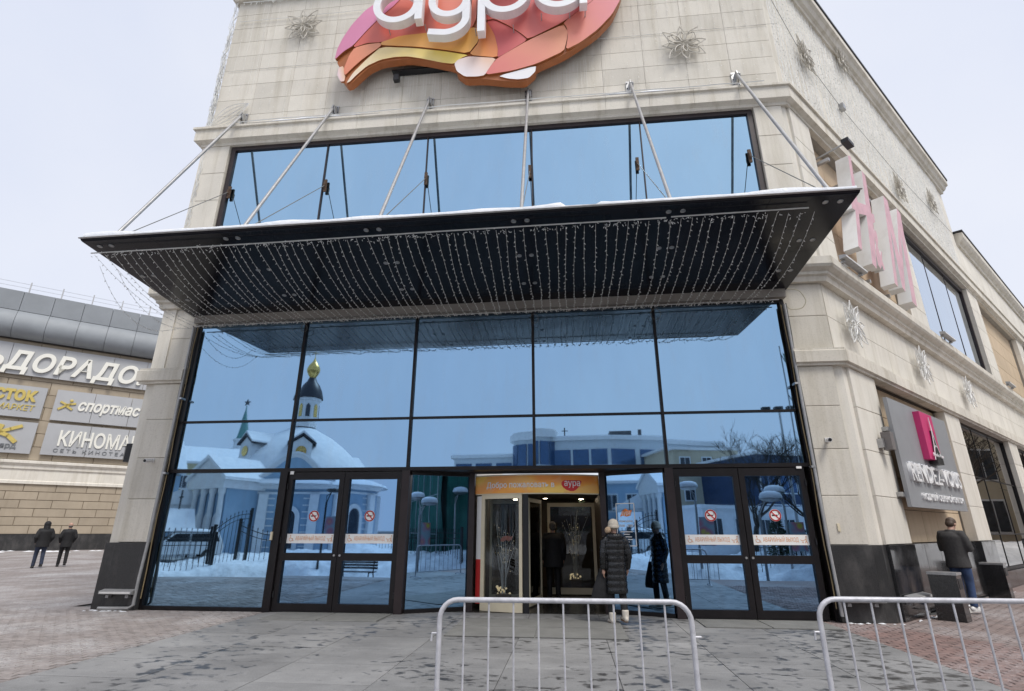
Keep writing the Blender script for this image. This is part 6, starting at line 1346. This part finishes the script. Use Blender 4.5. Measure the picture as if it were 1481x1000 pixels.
# ---- bare trees
MT['bark'] = M('dark_bark', (.045, .036, .030), .9, var=.3, scale=12)
def bare_tree(name, label, loc, H, seed, group='bare trees', lean=0.0, spread=.55):
    rn = random.Random(seed); th = thing(name, label, 'tree', loc, 0, group); tr = MB(); br = MB()
    def grow(p, d, L, r, lev):
        pts = [p]; rs = [r]; n = 4
        for i in range(n):
            d = (d + Vector((rn.gauss(0, .13), rn.gauss(0, .13), rn.gauss(.06, .07)))).normalized(); p = p + d * L / n; pts.append(p); rs.append(r * (1 - .55 * (i + 1) / n))
        (tr if lev == 0 else br).tube(pts, rs, 7 if lev == 0 else (5 if lev < 3 else 3), cap=False)
        if lev >= 5: return
        k = [6, 4, 4, 3, 3][lev]
        for i in range(k):
            f = rn.uniform(.35, 1.0) if lev else rn.uniform(.45, 1.0); j = min(n - 1, int(f * n)); q = pts[j].lerp(pts[j + 1], f * n - j)
            ax = Vector((rn.gauss(0, 1), rn.gauss(0, 1), rn.gauss(0, .4))).normalized(); nd = (d + ax * rn.uniform(spread, spread * 1.7) + Vector((0, 0, .12))).normalized()
            grow(q, nd, L * rn.uniform(.55, .8), max(.013, rs[j] * rn.uniform(.5, .68)), lev + 1)
    grow(Vector((0, 0, 0)), Vector((lean, 0, 1)), H * .42, H * .022, 0)
    obj('trunk', tr, MT['bark'], th, smooth='all'); obj('crown', br, MT['bark'], th)
    return th
bare_tree('bare_tree', 'tall bare tree nearer the middle, mirrored above the right doors', (14.2, -29.0, -.4), 9.6, 3); bare_tree('bare_tree', 'tall bare tree nearest the green netting, mirrored above the right doors', (17.2, -27.0, -.4), 9.6, 8); bare_tree('bare_tree', 'bare street tree mirrored in the dark shop window', (29.5, 16.0, 0), 10.5, 5); bare_tree('bare_tree', 'slender bare street tree mirrored in the dark shop window', (31, 22.3, 0), 8, 15)
# small fir
fr2 = thing('fir_tree', 'small dark fir mirrored in the right leaf of the right doors', 'tree', (12.5, -19.8, -.9)); rn = random.Random(2); nd = MB()
obj('trunk', MB().tube([(0, 0, 0), (0, 0, 3.2)], [.08, .02], 6), MT['bark'], fr2)
for k in range(1500):
    z = .3 + 2.9 * rn.random() ** 1.2; r = (3.35 - z) * .32 * rn.uniform(.3, 1.05); a = rn.uniform(0, 2 * PI); p = Vector((r * math.cos(a), r * math.sin(a), z - r * .25)); d_ = Vector((math.cos(a), math.sin(a), rn.uniform(-.6, .2))).normalized() * .2
    nd.tube([p, p + d_], [.03, .003], 3)
obj('crown', nd, MT['pine'], fr2)
# ---- white car behind the fence
MT['car_white'] = M('white_car_paint', (.62, .64, .66), .25, var=.03, coat=.5); MT['tyre'] = M('tyre', (.02, .02, .02), .8); MT['car_glass'] = M('car_glass', (.02, .025, .03), .05, var=.1)
car = thing('parked_car', 'snow-topped white off-road car behind the fence, mirrored at far left', 'car', (-22.9, -23.4, -.32), R(137))
prof = [(-2.3, .45), (2.25, .45), (2.35, .8), (2.25, 1.08), (1.15, 1.18), (.55, 1.78), (-1.9, 1.82), (-2.25, 1.2), (-2.36, .9)]
bd = MB().prism(prof, -.92, .92); bdm = obj('body', bd, MT['car_white'], car)
bvm = bdm.modifiers.new('b', 'BEVEL'); bvm.width = .07; bvm.segments = 2; bvm.limit_method = 'ANGLE'
for s in (-1, 1):
    obj('window', MB().prism([(1.0, 1.2), (.5, 1.68), (-.3, 1.7), (-.3, 1.2)], s * .925 - .004, s * .925 + .004), MT['car_glass'], car); obj('window', MB().prism([(-.4, 1.2), (-.4, 1.7), (-1.8, 1.72), (-2.05, 1.22)], s * .925 - .004, s * .925 + .004), MT['car_glass'], car)
    for x in (-1.45, 1.45):
        w = obj('wheel', MB().lathe([(.2, -.12), (.37, -.12), (.39, -.06), (.39, .06), (.37, .12), (.2, .12)], 20, Matrix.Translation((x, s * .84, .39)) @ Matrix.Rotation(PI / 2, 4, 'X')), MT['tyre'], car, smooth=True)
        obj('rim', MB().lathe([(.0001, .1), (.2, .12), (.22, .06)], 14, Matrix.Translation((x, s * .84, .39)) @ Matrix.Rotation(PI / 2 * (1 if s < 0 else -1), 4, 'X')), MT['steel'], w)
    obj('headlight', MB().box(2.28, 2.36, s * .7 - .15, s * .7 + .15, .85, 1.02), MT['sticker'], car)
obj('windscreen', MB().prism([(1.12, 1.2), (.6, 1.72), (.62, 1.75), (1.16, 1.22)], -.8, .8), MT['car_glass'], car)
tag(obj('car_snow', MB().ball((-.7, 0, 1.84), 1.3, .88, .17, 20, 8), MT['snow'], loc=tuple(car.location), rotz=R(137), smooth='all'), 'thick snow lying on the roof of the white car', 'snow')
well = thing('well_roof', 'small snow-covered gabled roof with cross beside the car, mirrored at far left', 'shelter', (-24.6, -24.8, -.3), R(40)); obj('roof', MB().prism([(-1.1, 1.8), (1.1, 1.8), (0, 3.3)], -1, 1), MT['snow'], well); obj('post', MB().box(-.9, -.8, -.8, -.7, 0, 1.8).box(.8, .9, -.8, -.7, 0, 1.8).box(-.9, -.8, .7, .8, 0, 1.8).box(.8, .9, .7, .8, 0, 1.8), MT['iron'], well); obj('cross', MB().box(-.04, .04, -.04, .04, 3.2, 4.5).box(-.32, .32, -.04, .04, 4.0, 4.08), MT['iron'], well)
barrier('grey steel barrier standing at the far snow bank, mirrored in the right doors', 6.3, 8.2, -15.3, 0, -.9, 1.25, MT['steel'])
# ---- street opposite the side wing (mirrored in the shop glass)
far_building('street_house', 'beige house with dark windows across the street, mirrored in the shop glass', (36, 9, 0), R(-90), 36, 8, 11, MT['beige_stucco'], 12, 3, MT['dark_window'], zoff=1.4, wsize=(1.3, 1.9), step=3.3)
# ------------------------------------------------------------------ snow traces on the paving
sl = MB(); rn = random.Random(6)
def patch(x, y, r, a=0.0, k=1.0, z=.006):
    n = 9; P = [(x + (r * math.cos(2 * PI * i / n) * rn.uniform(.6, 1.2)) * math.cos(a) - k * r * math.sin(2 * PI * i / n) * math.sin(a) * rn.uniform(.6, 1.2), y + (r * math.cos(2 * PI * i / n)) * math.sin(a) + k * r * math.sin(2 * PI * i / n) * math.cos(a) * rn.uniform(.6, 1.2)) for i in range(n)]
    o = len(sl.v); sl.v += [(p[0], p[1], z - .004) for p in P] + [(x, y, z + r * .18)]; sl.f += [(o + i, o + (i + 1) % n, o + n) for i in range(n)]; sl.m += [0] * n
for i in range(70): s = rn.uniform(.2, 8); p = SP(s, .22 + rn.uniform(0, .1)); patch(p[0], p[1], rn.uniform(.02, .08), A45, .5)
for i in range(10): patch(rn.uniform(6.3, 7.2), -.2 + rn.uniform(-.08, .03), rn.uniform(.02, .06))
for i in range(14): patch(rn.uniform(-7.2, -6.3), -.24 + rn.uniform(-.1, .03), rn.uniform(.02, .05))
for i in range(40): patch(-40 + rn.uniform(-3, 9), 27 + rn.uniform(-3, 9) , rn.uniform(.1, .5), R(42), .4)
for i in range(26): s = rn.uniform(5, 14); p = SP(s, rn.uniform(.9, 1.6)); patch(p[0], p[1], rn.uniform(.04, .16), A45, .35)
for i in range(10): patch(-21.5 + rn.uniform(-2, 1), 8.2 + rn.uniform(-.6, .9), rn.uniform(.15, .5), R(20), .4)
o = tag(obj('snow_scraps', sl, MT['snow'], smooth='all'), 'small scraps of snow lying along the wall feet and paving', 'snow'); o['kind'] = 'stuff'
